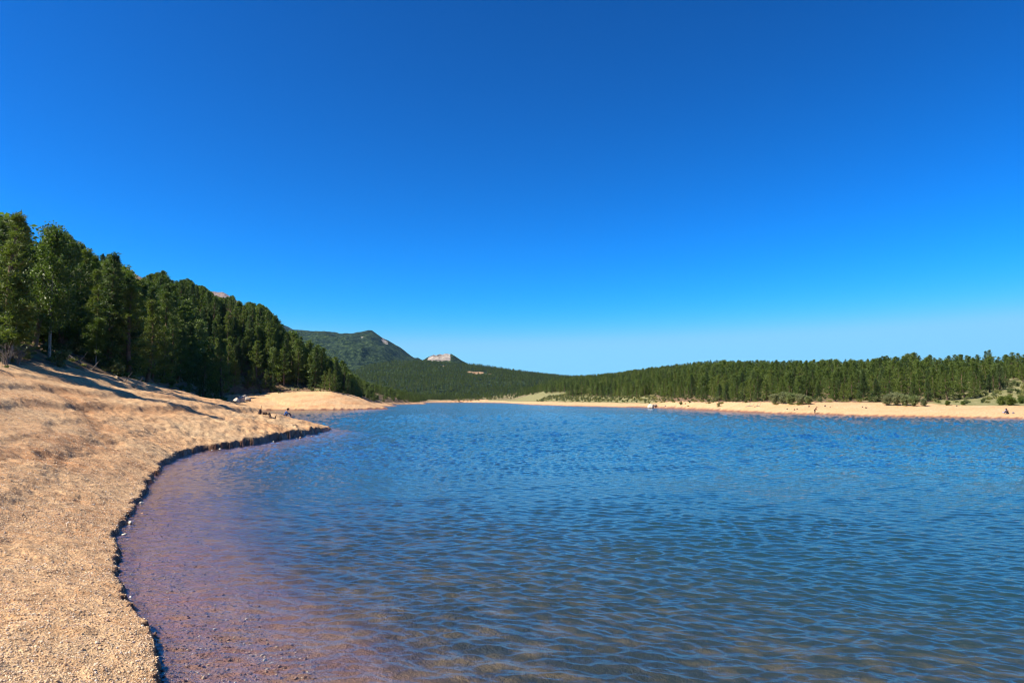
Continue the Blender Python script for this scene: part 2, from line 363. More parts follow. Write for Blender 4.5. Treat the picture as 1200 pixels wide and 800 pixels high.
# ------------------------------------------------------------------ ground, hills
GROUND_END = 1300.0
def rows_list():
    r = [-3000., -800., -250., -90., -40., -20., -10., -4., 0., 2.0, 3.5]
    d = 4.5
    while d < 12500:
        r.append(d)
        k = .0036 if d < 45 else (.0058 if d < 110 else (.009 if d < 330 else (.014 if d < 1400 else .014)))
        d *= 1 + k
    return np.array(r)
ROWS = rows_list()
cols = np.concatenate([np.arange(-150, 430, 1.7), np.arange(430, 620, 2.6), np.arange(620, 1330, 4.0)])
def row_x(d, cols, near=15., ext=2500.):
    dd = np.maximum(d, 3.0)
    x = (cols[None, :] - 600) / FPX * dd[:, None]
    xl, xr = x[:, :1], x[:, -1:]
    k = np.linspace(0, 1, 15)[1:] ** 2.2
    L = np.minimum(xl * 1.5, -ext); Rr = np.maximum(xr * 1.5, ext)
    lx = xl + (L - xl) * k[None, ::-1]; rx = xr + (Rr - xr) * k[None, :]
    return np.concatenate([lx, x, rx], 1)
X = row_x(ROWS, cols); Y = np.repeat(ROWS[:, None], X.shape[1], 1)
Z = height(X.ravel(), Y.ravel()).reshape(X.shape)
V = np.stack([X, Y, Z], -1)
nsp = int(np.searchsorted(ROWS, GROUND_END))
def terrain(name, a, b, mat):
    v = V[a:b].reshape(-1, 3); nr = b - a
    me = new_mesh(name, v, grid_faces(nr, V.shape[1]), mat)
    return me
gm = terrain("ground", 0, nsp + 1, ground_material())
x, y, z = V[:nsp+1].reshape(-1, 3).T
px, d, s, t, zt, inT, left = fields(x, y)
attr(gm, 'bed', smooth(.0, .12, -s)); attr(gm, 'deep', smooth(.4, 4.5, -s))
attr(gm, 'wet', smooth(.02 + .0006*np.clip(d, 0, 400), -.02, s - .05 - .0015*np.clip(d, 0, 400)))  # waterline wetness, also darkening the cut bank's face as painted shade
wb = 1.1 * fbm(x*.13, y*.13, 3, 31) + .10 * vnoise(x*.9, y*.9, 33)
band = np.zeros_like(x)
for s0, am, wd in TERR: band += am / .26 * np.exp(-.5*((s - s0 + wb + .25) / (wd*1.6))**2) * (.5 + .5*vnoise(x*.3 + s0, y*.3, 34))
band += .7 * smooth(.1, .6, fbm(x*.22, y*.22, 4, 35))
band += 1.1 * np.exp(-(rut_dist(x, y)/.75)**2)  # shading of the rut's hollow, put into the gravel colour
attr(gm, 'band', np.where(left & (s > 0), np.clip(band, 0, 1), .3*smooth(.0, .5, fbm(x*.05, y*.25, 4, 36))))
attr(gm, 'forest', np.where(inT, .5 - smooth(0, 2.5, t)*.7, .5 + smooth(0, 2, t)*.7))
gr = np.zeros_like(x)
rt = (~left) & (d > 60)
meadow = np.interp(px, [500, 520, 560, 640, 700, 745, 770, 790, 1060, 1090, 1120, 1150, 1200, 1400], [.3, 1.1, 1.1, 1.0, 1.0, .9, .45, .2, .25, .5, .8, 1.1, 1.2, 1.2])
fromedge = np.where(inT, -t, t)
gr = np.where(rt, meadow * smooth(-9, -3, fromedge) * (1 - smooth(np.interp(px, [500, 1120, 1150, 1300], [70, 25, 90, 100]), np.interp(px, [500, 1120, 1150, 1300], [110, 45, 130, 140]), fromedge)), 0)
gr = np.maximum(gr, np.where(~rt, .42 * smooth(-1.5, .5, fromedge), 0))
gr = np.maximum(gr, np.where(fromedge > 4, np.where(rt, .46, .30), 0))
gr = np.where((d > 900) & (fromedge > 0), .52, gr)
attr(gm, 'grass', gr)
ground = link("ground", gm, kind='structure')
hm = terrain("hills", nsp, len(ROWS), hills_material())
x, y, z = V[nsp:].reshape(-1, 3).T
px = px_of(x, y); pyv = HORIZ - (z - EYE) / y * FPX
def spot(cx, cy, rx, ry): return np.clip(1.25 - np.sqrt(((px-cx)/rx)**2 + ((pyv-cy)/ry)**2), 0, 1)
rock = np.where((y > 3200) & (y < 5400), .23, .16)
rock = np.maximum(rock, np.where((y > 2900) & (y < 4200), np.clip(1.3*smooth(0, 2.5, px - 497.5 - (423 - pyv)*.9)*smooth(528.5, 526.5, px)*smooth(424, 421, pyv), 0, 1), 0))
mt = (y > 3000) & (y < 5600)
for a in ((449,399,3.5,4.5,.9),(452,402,2.5,3.5,.9),(424,395,5,2.2,.52),(418,397,4,2,.5),(437,405,3,2,.5),(440,402,10,6,.34),(446,408,8,5,.34),(454,412,5,2,.45)):
    rock = np.maximum(rock, np.where(mt, spot(*a[:4]) * a[4], 0))
scar = np.zeros_like(x)
for a in ((435,424,4,2.4,1.),(431.5,423,2,2.,.9),(520,428.5,3.5,.9,.8),(560,437,10,1.8,1.),(550,436,5,1.4,.9),(573,438.5,6,1.2,.75),(494,444,3,.8,.5)):
    scar = np.maximum(scar, np.where(y < 3000, spot(*a[:4]) * a[4], 0))
attr(hm, 'rock', rock); attr(hm, 'scar', scar); attr(hm, 'alpine', smooth(5600, 7200, y) * np.where(px < 296, 1, smooth(318, 296, px)))
hills = link("hills", hm, kind='structure')

# ------------------------------------------------------------------ lake water
def build_water():
    yy = np.arange(815, 478, -.42); dn = EYE * FPX / (yy - HORIZ)
    r = [-60., -20., -6., 0., 2.5, 4.5]; r = [a for a in r if a < dn[0] - .5] + list(dn)
    d = r[-1]
    while d < 1420: d *= 1.02; r.append(d)
    r = np.array(r); c = np.arange(60, 1330, 1.6)
    x = row_x(r, c, ext=330.); y = np.repeat(r[:, None], x.shape[1], 1)
    dy = np.gradient(r)[:, None] * np.ones_like(x); dx = np.gradient(x, axis=1)
    z = np.zeros_like(x)
    g = np.random.default_rng(3)
    amp = 1 + .45 * fbm(x*.09, y*.05, 3, 91) + .25 * fbm(x*.6, y*.5, 2, 95)
    xs = x + .25 * fbm(x*.5, y*.5, 2, 92); ys = y + .35 * fbm(x*.4, y*.4, 2, 93)
    for i in range(72):
        lam = .13 * (4.8 ** g.random()); th = R(64 + g.normal() * 17) if i % 5 < 3 else R(108 + g.normal() * 22)
        k = 2 * math.pi / lam; a = .0044 * lam * (.6 + .8 * g.random())
        cx, sy = math.cos(th), math.sin(th)
        sp = np.abs(dx * cx) + np.abs(dy * sy)
        wgt = np.clip((lam / sp - 2.6) / 2.4, 0, 1)
        ph = k * (xs*cx + ys*sy) + g.random() * 6.28
        sn = np.sin(ph)
        z += a * wgt * (sn + .22 * np.cos(2 * ph + 3.14))
    # short-crested chop for the open water, each component kept where the sheet is fine enough to carry it
    for i in range(150):
        ly = .7 * (36.0 ** g.random()); dc = math.sqrt(ly / .00079); lx = .016 * dc * g.uniform(.55, 2.6) * (1 if g.random() < .5 else -1)
        wgt = np.exp(-.5 * ((np.log(ly / (4.6 * dy))) / .42)**2) * smooth(14, 30, y)
        z += .025 * min(1., (3. / ly)**.55) * ly / 6.283 * wgt * np.sin(6.283 * (xs / lx + ys / ly) + g.random() * 6.28)
    z *= amp
    s = fields(x.ravel(), y.ravel())[2].reshape(x.shape)
    z *= .6 + .4 * smooth(0, 3.0 + y*.12, -s)
    z = np.where(s > .8, -.05, z)
    nr, nc = x.shape
    top = np.stack([x, y, z], -1).reshape(-1, 3)
    F = grid_faces(nr, nc)
    # skirt and floor close the body of water
    per = np.concatenate([np.arange(nc), np.arange(1, nr) * nc + nc - 1, (nr-1)*nc + np.arange(nc-2, -1, -1), np.arange(nr-2, 0, -1) * nc])
    low = top[per].copy(); low[:, 2] = -9
    n0 = len(top); m = len(per); j = np.arange(m)
    sk = np.stack([per[j], n0 + j, n0 + (j+1) % m, per[(j+1) % m]], -1)
    cen = n0 + m
    verts = np.concatenate([top, low, [[0, 300, -9]]])
    fan = np.stack([n0 + j, np.full(m, cen), np.full(m, cen), n0 + (j+1) % m], -1)
    me = bpy.data.meshes.new("lake_water")
    quads = np.concatenate([F, sk]); tri = np.stack([n0 + j, np.full(m, cen), n0 + (j+1) % m], -1)
    lv = np.concatenate([quads.ravel(), tri.ravel()])
    ls = np.concatenate([np.arange(len(quads)) * 4, len(quads) * 4 + np.arange(m) * 3])
    me.vertices.add(len(verts)); me.vertices.foreach_set("co", verts.astype(np.float32).ravel())
    me.loops.add(len(lv)); me.loops.foreach_set("vertex_index", lv.astype(np.int32))
    me.polygons.add(len(ls)); me.polygons.foreach_set("loop_start", ls.astype(np.int32))
    sm = np.ones(len(ls), bool); sm[len(F):] = False; me.polygons.foreach_set("use_smooth", sm)
    me.update(calc_edges=True)
    far = np.concatenate([smooth(8, 75, y.ravel()) ** .8, np.zeros(m + 1)])
    attr(me, 'far', far); me.materials.append(water_material())
    return link("lake_water", me, kind='structure')
water = build_water()

# ------------------------------------------------------------------ haze (the thin mountain air)
def build_haze():
    x0, x1, y0, y1, z0, z1 = -15500, 15500, -3050, 12700, -15, 2300
    v = [(a, b, c) for c in (z0, z1) for b in (y0, y1) for a in (x0, x1)]
    me = new_mesh("haze", v, [(0,2,3,1),(4,5,7,6),(0,1,5,4),(2,6,7,3),(0,4,6,2),(1,3,7,5)], None, False)
    m = NT("haze"); p = m.n("VolumePrincipled", Density=HAZE); p.inputs['Color'].default_value = (.18, .48, 1, 1); p.inputs['Anisotropy'].default_value = .2
    m.l(p.outputs[0], m.out.inputs[1]); me.materials.append(m.m)
    return link("haze", me, kind='stuff')
HAZE = 1.3e-5
build_haze()
#TREES
# ------------------------------------------------------------------ plants
def leaf_material(name, c0, c1, c2, trans=.25, rough=.55):
    m = NT(name)
    r = m.n("ObjectInfo").outputs['Random']
    c = m.ramp(r, [(0, c0), (.5, c1), (1, c2)])
    n = m.noise(2.3, 3, .7)
    c = m.mix(m.ramp(n, [(.38, (0,0,0)), (.62, (1,1,1))]), m.mix(1., c, (.66,.74,.62), 'MULTIPLY'), m.mix(1., c, (1.3,1.22,1.05), 'MULTIPLY'))
    p = m.n("BsdfPrincipled", Roughness=rough); p.inputs['Specular IOR Level'].default_value = .35; m.l(c, p.inputs['Base Color'])
    t = m.n("BsdfTranslucent"); m.l(m.mix(1., c, (1.3, 1.5, .6), 'MULTIPLY'), t.inputs[0])
    x = m.n("MixShader"); x.inputs[0].default_value = trans; m.l(p.outputs[0], x.inputs[1]); m.l(t.outputs[0], x.inputs[2])
    m.l(x.outputs[0], m.out.inputs[0]); return m.m
def bark_material(name, a, b, sc=9):
    m = NT(name); n = m.noise(sc, 5, .7)
    return m.done(m.ramp(n, [(.35, a), (.65, b)]), .9, m.bump(n, .03, .8), .1)
M_PINE = leaf_material("pine_needles", (.055,.088,.018), (.085,.125,.024), (.130,.165,.034))
M_SPRUCE = leaf_material("spruce_needles", (.042,.075,.026), (.062,.098,.032), (.090,.128,.048))
M_ASPEN = leaf_material("aspen_leaves", (.085,.125,.03), (.11,.15,.04), (.13,.17,.06), .35, .45)
M_WILLOW = leaf_material("willow_leaves", (.15,.17,.10), (.20,.215,.13), (.15,.19,.08), .3)
M_BARK = bark_material("pine_bark", (.09,.06,.04), (.22,.15,.11))
M_PALE = bark_material("aspen_bark", (.15,.14,.12), (.34,.32,.28), 5)
M_DEAD = bark_material("weathered_wood", (.12,.10,.08), (.28,.24,.20), 12)

def tube(path, rad, n=6):
    path = [Vector(p) for p in path]; V_, F_ = [], []
    for i, p in enumerate(path):
        a = path[min(i+1, len(path)-1)] - path[max(i-1, 0)]
        a.normalize(); u = a.orthogonal().normalized(); v = a.cross(u)
        for k in range(n):
            t = 2*math.pi*k/n; V_.append(p + (u*math.cos(t) + v*math.sin(t)) * rad[i])
    for i in range(len(path)-1):
        for k in range(n):
            F_.append((i*n+k, i*n+(k+1) % n, (i+1)*n+(k+1) % n, (i+1)*n+k))
    return V_, F_
class Mesh:
    def __init__(s): s.v = []; s.f = []
    def add(s, VF):
        o = len(s.v); s.v += [tuple(p) for p in VF[0]]; s.f += [tuple(i + o for i in f) for f in VF[1]]
    def build(s, name, mat, sm=True):
        me = bpy.data.meshes.new(name); me.from_pydata(s.v, [], s.f); me.materials.append(mat)
        me.polygons.foreach_set("use_smooth", [sm] * len(me.polygons)); return me
def blades(cen, axis, rc, n, lw, g, flat=0.):
    """n needle sprays round each clump centre; returns quads as arrays"""
    N = len(cen); c = np.repeat(cen, n, 0); ax = np.repeat(axis, n, 0); r = np.repeat(rc, n)[:, None]
    d = g.normal(size=(N*n, 3)); d[:, 2] *= (1 - flat); d /= np.linalg.norm(d, axis=1)[:, None]
    d = d + ax * .9; d /= np.linalg.norm(d, axis=1)[:, None]
    side = np.cross(d, g.normal(size=d.shape)); side /= np.linalg.norm(side, axis=1)[:, None]
    base = c + d * r * g.uniform(0, .45, (N*n, 1)); L = r * g.uniform(.45, 1.0, (N*n, 1)); W = L * lw
    tip = base + d * L; mid = base + d * L * .45
    q = np.stack([base, mid + side*W, tip, mid - side*W], 1)
    return q.reshape(-1, 3)
def crown_mesh(name, pts, mat):
    f = np.arange(len(pts)).reshape(-1, 4)
    return new_mesh(name, pts, f, mat, False)

def make_conifer(kind, seed, H, Rm, nb, ncl, nbl, rc0, lw, base=.14, lean=.02, limbs=True):
    g = np.random.default_rng(seed)
    T = Mesh(); bend = g.normal(size=2) * lean * H
    def stem(u): return np.array([bend[0]*math.sin(u*2.4), bend[1]*math.sin(u*3.1), H*u])
    us = np.linspace(0, .985, 9)
    tr = .021 * H
    T.add(tube([stem(u) - (np.array([0, 0, .35]) if u == 0 else 0) for u in us], [tr*(1-u)**.8 + .012 for u in us], 7))
    cen, axs, rcs = [], [], []
    az = g.uniform(0, 6.28)
    gaps = [(g.uniform(0, 6.28), g.uniform(.2, .9)) for _ in range(4)]
    for i in range(nb):
        u = base + (1 - base) * ((i + g.uniform(0, .9)) / nb) ** (.92); u = min(u, .985)
        v = (u - base) / (1 - base)
        az += 2.399 + g.normal() * .35
        if kind == 'spruce':
            L = Rm * ((1 - v) ** .85) * g.uniform(.72, 1.08) + .12; el = R(g.normal(-4 + 28*v, 6)); curve = -.10
        else:
            L = Rm * min(1, (v + .22) * 2.3) * (max(1 - v, 0) ** .78) * g.uniform(.42, 1.2) + .2; el = R(g.normal(2 + 42*v**1.5, 10)); curve = .22
        for ga, gu in gaps:
            if abs((az - ga + math.pi) % 6.283 - math.pi) < .55 and abs(v - gu) < .12: L *= .45
        p0 = stem(u); dh = np.array([math.cos(az), math.sin(az), 0])
        def br(t): return p0 + dh * L * t * math.cos(el) + np.array([0, 0, L*t*math.sin(el) + curve*L*t*t])
        if limbs: T.add(tube([br(0), br(.35), br(.7), br(.95)], [.028*H*.12*(1-v)+.018, .02, .013, .005], 4))
        sidev = np.array([-dh[1], dh[0], 0])
        for k in range(ncl):
            t = .28 + .74 * (k + g.uniform(.2, .9)) / ncl
            if t * L < .15 and v < .9: t = .5
            w_ = L * .30 * (1.15 - t) + .08
            c = br(t) + sidev * g.normal() * w_ + np.array([0, 0, g.normal() * .10])
            cen.append(c); axs.append(dh*.45 + sidev*g.normal()*.3 + np.array([0, 0, .28 if kind == 'pine' else -.05]))
            rcs.append(rc0 * g.uniform(.7, 1.25) * (1 - .45*v))
    # leader
    for k in range(3): cen.append(stem(.955 + .025*k)); axs.append(np.array([0, 0, 1.])); rcs.append(rc0 * .7)
    # a few bare dead limbs below the crown
    if limbs:
        for k in range(5):
            u = g.uniform(.05, base + .06); a = g.uniform(0, 6.28); L = g.uniform(.5, 1.3); p0 = stem(u)
            T.add(tube([p0, p0 + np.array([math.cos(a)*L*.6, math.sin(a)*L*.6, .02]), p0 + np.array([math.cos(a)*L, math.sin(a)*L, -.1])], [.022, .014, .004], 4))
    q = blades(np.array(cen), np.array(axs), np.array(rcs), nbl, lw, g, .35 if kind == 'spruce' else .15)
    return T, q
def make_broadleaf(seed, H, Rm, nb, ncl, nlf, rc, ls, stems=1, base=.2, spread=.35, top=1.0):
    g = np.random.default_rng(seed); T = Mesh(); cen = []
    for sidx in range(stems):
        a0 = g.uniform(0, 6.28); off = 0 if stems == 1 else Rm * g.uniform(.05, .45); Hs = H * (1 if sidx == 0 else g.uniform(.6, .98))
        tilt = np.array([math.cos(a0), math.sin(a0), 0]) * off
        wob = g.normal(size=2) * .02 * H
        def stem(u): return tilt * (.15 + u*1.1) + np.array([wob[0]*math.sin(3*u), wob[1]*math.sin(2.3*u), Hs*u])
        us = np.linspace(0, .97, 7); tr = .0095*H + .01
        T.add(tube([stem(u) - (np.array([0, 0, .2]) if u == 0 else 0) for u in us], [tr*(1-u)**.8 + .006 for u in us], 6))
        az = g.uniform(0, 6.28)
        for i in range(nb // stems):
            u = base + (1-base)*((i + g.uniform(0, 1)) / (nb // stems)); u = min(u, .98); v = (u-base)/(1-base)
            az += 2.399 + g.normal()*.4
            L = Rm * (math.sin(math.pi*min(1, (v*.86+.14)))**.7) * g.uniform(.5, 1.1) * (1 if stems == 1 else .7) + .08
            p0 = stem(u); dh = np.array([math.cos(az), math.sin(az), 0]); el = R(g.normal(38, 10))
            def br(t): return p0 + dh*L*t*math.cos(el) + np.array([0, 0, L*t*math.sin(el)])
            T.add(tube([br(0), br(.5), br(.95)], [.006*H*.25+.006, .008, .003], 4))
            for k in range(ncl):
                t = .3 + .75*(k+g.uniform(0, 1))/ncl
                cen.append(br(t) + g.normal(size=3)*.10*Rm)
    cen = np.array(cen); N = len(cen)
    c = np.repeat(cen, nlf, 0) + g.normal(size=(N*nlf, 3)) * rc * .55
    d = g.normal(size=c.shape); d /= np.linalg.norm(d, axis=1)[:, None]
    sd_ = np.cross(d, g.normal(size=c.shape)); sd_ /= np.linalg.norm(sd_, axis=1)[:, None]
    L = ls * g.uniform(.7, 1.3, (len(c), 1))
    q = np.stack([c - d*L*.5, c + sd_*L*.4, c + d*L*.5, c - sd_*L*.4], 1).reshape(-1, 3)
    return T, q

PROTO = {}
def proto(key, T, q, leafm, barkm):
    PROTO[key] = (T.build("trunk", barkm), crown_mesh("crown", q, leafm))
# full trees, 10 m tall at scale 1
for i in range(4):
    proto(('pine', i), *make_conifer('pine', 100+i, 10, (2.7,2.2,3.0,2.0)[i], (58,54,62,52)[i], 7, 24, .46, .095, (.05,.12,.03,.08)[i], .02), M_PINE, M_BARK)
for i in range(2):
    proto(('spruce', i), *make_conifer('spruce', 200+i, 10, (1.9,2.3)[i], 80, 7, 22, .42, .12, .03, .006), M_SPRUCE, M_BARK)
for i in range(2):
    proto(('aspen', i), *make_broadleaf(300+i, 10, 1.9, 46, 5, 46, .36, .135, 1, .22), M_ASPEN, M_PALE)
for i in range(2):
    proto(('willow', i), *make_broadleaf(400+i, 4, 1.9, 54, 4, 34, .34, .15, 6, .12), M_WILLOW, M_DEAD)
for i in range(2):
    proto(('juniper', i), *make_broadleaf(450+i, 2.5, 1.15, 40, 4, 40, .26, .13, 4, .06), M_PINE, M_BARK)

taken = {}
def plant(key, name, x, y, z, h, label, cat, group, rot=None, wide=1.0):
    T, Cr = PROTO[key]; base_h = {'willow': 4, 'juniper': 2.5}.get(key[0], 10)
    s = h / base_h
    e = bpy.data.objects.new(name, None); COL.objects.link(e); e.empty_display_size = .3
    e.location = (x, y, z); e.rotation_euler = (0, 0, random.uniform(0, 6.28) if rot is None else rot)
    ww = s ** .85 * wide * (1.07 if s > 1 else 1)
    e.scale = (ww, ww, s)
    e['label'] = label; e['category'] = cat
    if group: e['group'] = group
    for nm, me in (('trunk', T), ('crown', Cr)):
        o = bpy.data.objects.new(nm, me); COL.objects.link(o); o.parent = e
    return e

def H1(x, y): return float(height(np.array([float(x)]), np.array([float(y)]))[0])
def Hn(x, y): return height(np.asarray(x, float), np.asarray(y, float))

# ---- candidate positions
def jgrid(x0, x1, y0, y1, sp, seed):
    g = np.random.default_rng(seed)
    xs = np.arange(x0, x1, sp); ys = np.arange(y0, y1, sp)
    gx, gy = np.meshgrid(xs, ys); gx = gx + (np.arange(len(ys)) % 2)[:, None] * sp * .5
    gx = (gx + g.uniform(-.42, .42, gx.shape)*sp).ravel(); gy = (gy + g.uniform(-.42, .42, gy.shape)*sp).ravel()
    return gx, gy
cands = []
def collect(x0, x1, y0, y1, sp, seed, cond):
    x, y = jgrid(x0, x1, y0, y1, sp, seed)
    px, d, s, t, zt, inT, left = fields(x, y)
    m = (~inT) & (px > -110) & (px < 1310) & cond(px, d, t, left)
    x, y = x[m], y[m]
    z = Hn(x, y)
    return np.stack([x, y, z, px[m], t[m], left[m] * 1.0], 1)
A1 = collect(-330, 0, 30, 420, 4.3, 11, lambda px, d, t, l: l & (px < 432) & (t > .6) & (t < 110) & ((d > 60) | (t < 40)))
A2 = collect(0, 420, 90, 430, 4.4, 12, lambda px, d, t, l: (~l) & (t > 1.5) & (t < 300))
A3 = collect(-420, 700, 300, 1300, 7.0, 13, lambda px, d, t, l: (t > np.where(l, .6, 2)) & ((((px > 428) | ((d > 420) & (px > 330))) & l) | ((px > 500) & ((d > 430) | ((px < 880) & (d > 427))))))
A2 = A2[~((A2[:, 3] > 500) & (A2[:, 1] > 427))]
gsil = np.random.default_rng(5)
def tree_height(row, kind_h):
    x, y, z, px, t, l = row
    sil = np.interp(px, LS[:, 0], LS[:, 1]) if (l and px < 432 and y < 450) else None
    if l and sil is not None:
        top = z_at(sil + gsil.exponential(5.5) * (1 if px < 200 else .7), y)
        return min(kind_h, top - z)
    if l and y < 1150 and px >= 330:
        top = z_at(np.interp(px, [330, 380, 410, 428, 440, 460, 480, 500, 520], [392, 412, 436, 447, 450, 454, 458, 463, 467]) + gsil.exponential(2.0), y)
        return min(kind_h, top - z)
    if not l and y < 1400:
        sil = np.interp(px, RS[:, 0], RS[:, 1]); top = z_at(sil - 1 + gsil.exponential(2.6) * np.interp(px, [800, 1000], [.9, 2.4]), y)
        return min(kind_h, top - z)
    return kind_h
trees = []
for row in np.concatenate([A1, A2, A3]):
    x, y, z, px, t, l = row
    g = gsil.random()
    left_ = bool(l) and px < 432
    # clearings
    nz = float(vnoise(np.array([x*.035]), np.array([y*.035]), 401)[0]); nz2 = float(vnoise(np.array([x*.012]), np.array([y*.012]), 402)[0])
    if not left_:
        if px > 1130 and y < 330:                       # open grassy slope at the right
            lim = np.interp(px, [1130, 1150, 1175, 1200, 1320], [4, 16, 40, 48, 55])
            if t < lim and g > .05: continue
        if y > 140 and px < 780 and px > 500:           # meadow along the far shore
            lim = np.interp(px, [500, 560, 640, 700, 750, 780], [22, 42, 26, 22, 12, 3])
            if t < lim * (1 + .5*nz) and g > .06: continue
        if nz > .42 and y < 1200 and t > 14 and g > .2: continue
        if g < .14: continue
    else:
        if t < 4 and g > .55: continue
    kh = (gsil.uniform(9.5, 15) if left_ else gsil.uniform(.55, 1.15) * np.interp(y, [110, 150, 220, 300, 420], [5.4, 6.2, 7.2, 7.8, 8.0])) if t > 5 else (gsil.uniform(6, 9.5) if left_ else gsil.uniform(3.2, 6.5))
    if left_: kh *= np.interp(y, [40, 60, 180, 300], [.95, 1.0, 1.12, 1.1])
    h = tree_height(row, kh)
    if h < 2.8: continue
    kg = gsil.random()
    if left_: kind = 'pine' if kg < .52 else ('spruce' if kg < .92 else 'aspen')
    else: kind = 'aspen' if (nz2 > .25 and kg < .30) or kg < .06 else ('pine' if kg < .86 else 'spruce')
    trees.append([x, y, z, px, t, left_, h, kind])
# ---- which of them the picture really shows: skyline from front to back
trees.sort(key=lambda r: r[1])
skyl = np.full(1300, 9999.0)
for r in trees:
    x, y, z, px, t, l, h, kind = r
    ptop = HORIZ - (z + h - EYE) / y * FPX; pw = max(1.0, .17 * h / y * FPX)
    a, b = int(max(0, px - pw)), int(min(1199, px + pw))
    vis = 0.0
    if b > a:
        seg = skyl[a:b+1]; prof = ptop + np.abs(np.arange(a, b+1) - px) / pw * h * .45 / y * FPX
        pbot = HORIZ - (z + .1*h - EYE) / y * FPX
        vis = float(np.sum(np.clip(np.minimum(seg, pbot) - prof, 0, None)))
        skyl[a:b+1] = np.minimum(seg, prof + 1.0)
    r.append(vis)
NEAR_Y = 2000
order = sorted([r for r in trees if r[8] > 25], key=lambda r: -r[8])
single = order[:290]; sid = {id(r) for r in single}
rest = [r for r in trees if id(r) not in sid]
print("trees", len(trees), "single", len(single), "smallest shown", single[-1][8], "rest", len(rest))
GL = "trees of the wooded slope above the left beach"; GR = "trees along the shore across the water"
def tlabel(kind, l, px, t, h):
    if l: return {'pine': "dark green pine crowded into the wood on the slope above the left bank",
        'spruce': "pointed narrow spruce among the pines on the steep slope above the left sandy bank",
        'aspen': "light green broadleaf tree among dark pines on the slope above the left bank"}[kind]
    return {'pine': "bushy green pine tree in the wood behind the far sandy beach across the lake",
        'spruce': "pointed dark spruce in the wood behind the far sandy beach across the lake",
        'aspen': "pale green broadleaf tree in the wood behind the far sandy beach across the lake"}[kind]
NAMES = {'pine': 'pine_tree', 'spruce': 'spruce_tree', 'aspen': 'aspen_tree'}
CATS = {'pine': 'pine tree', 'spruce': 'spruce tree', 'aspen': 'aspen tree'}
for r in sorted(single, key=lambda r: (r[5], r[3])):
    x, y, z, px, t, l, h, kind, vis = r
    k = random.randrange(4 if kind == 'pine' else 2)
    plant((kind, k), NAMES[kind], x, y, z - .1, h, tlabel(kind, l, px, t, h), CATS[kind], {True: GL, False: GR}[bool(l)] + " (" + kind + ")", wide=1.12 if l else 1.35)

M_LIGHTP = leaf_material("light_pine_needles", (.10,.13,.03), (.13,.16,.035), (.15,.18,.045))
for i in range(2): PROTO[('light', i)] = (PROTO[('pine', i)][0], PROTO[('pine', i)][1].copy()); PROTO[('light', i)][1].materials[0] = M_LIGHTP
for kind, k, pxx_, dd_, top, nm, ct, lab, wd in (
  ('aspen', 0, 57, 54.5, 265, 'aspen_tree', 'aspen tree', "tall pale green leafy tree standing out before the dark pines near the left edge", .98),
  ('aspen', 1, 9, 47, 322, 'aspen_tree', 'aspen tree', "yellowish leafy tree at the far left edge, before the tallest pine", 1.2),
  ('light', 0, 152, 67, 336, 'pine_tree', 'pine tree', "broad yellow green pine, lightest conifer on the left slope", 1.3),
  ('light', 1, 172, 76, 352, 'pine_tree', 'pine tree', "smaller yellow green pine just right of the broad light one", 1.2),
  ('light', 1, 262, 150, 398, 'pine_tree', 'pine tree', "bright green pine low in the wood above the pale boulders", 1.2),
  ('aspen', 0, 112, 63, 372, 'aspen_tree', 'aspen tree', "short pale leafy tree low under the dark pines of the left slope", 1.3),
  ('pine', 3, 12, 47.5, 249, 'pine_tree', 'pine tree', "tallest dark pine at the upper left corner of the wood", 1.1),
  ('spruce', 0, 128, 66, 296, 'spruce_tree', 'spruce tree', "tall dark spruce whose tip stands highest left of the bare peak", 1.1)):
    yy_ = dd_; x_ = (pxx_ - 600) / FPX * yy_
    z_ = H1(x_, yy_); plant((kind, k), nm, x_, yy_, z_ - .1, z_at(top, yy_) - z_, lab, ct, None, wide=wd)

# ---- the rest of the woods: points carrying smaller trees
lod = bpy.data.collections.new("forest_kinds")
def lod_obj(name, T, q, leafm, barkm):
    v = np.array(T.v, np.float32); f = [tuple(a) for a in T.f]
    me = bpy.data.meshes.new(name); vv = T.v + [tuple(p) for p in q]; o = len(T.v)
    ff = f + [tuple(o + 4*i + j for j in range(4)) for i in range(len(q)//4)]
    me.from_pydata(vv, [], ff); me.materials.append(barkm); me.materials.append(leafm)
    me.polygons.foreach_set("material_index", [0]*len(f) + [1]*(len(q)//4))
    ob = bpy.data.objects.new(name, me); lod.objects.link(ob)
for i in range(3): lod_obj("a_pine%d" % i, *make_conifer('pine', 500+i, 10, (2.7,3.0,2.3)[i], 36, 5, 13, .66, .17, .04, .02, False), M_PINE, M_BARK)
for i in range(2): lod_obj("b_spruce%d" % i, *make_conifer('spruce', 520+i, 10, 2.0, 38, 5, 12, .55, .17, .02, .0, False), M_SPRUCE, M_BARK)
lod_obj("c_aspen", *make_broadleaf(540, 10, 2.1, 30, 5, 18, .5, .32, 1, .15), M_ASPEN, M_PALE)
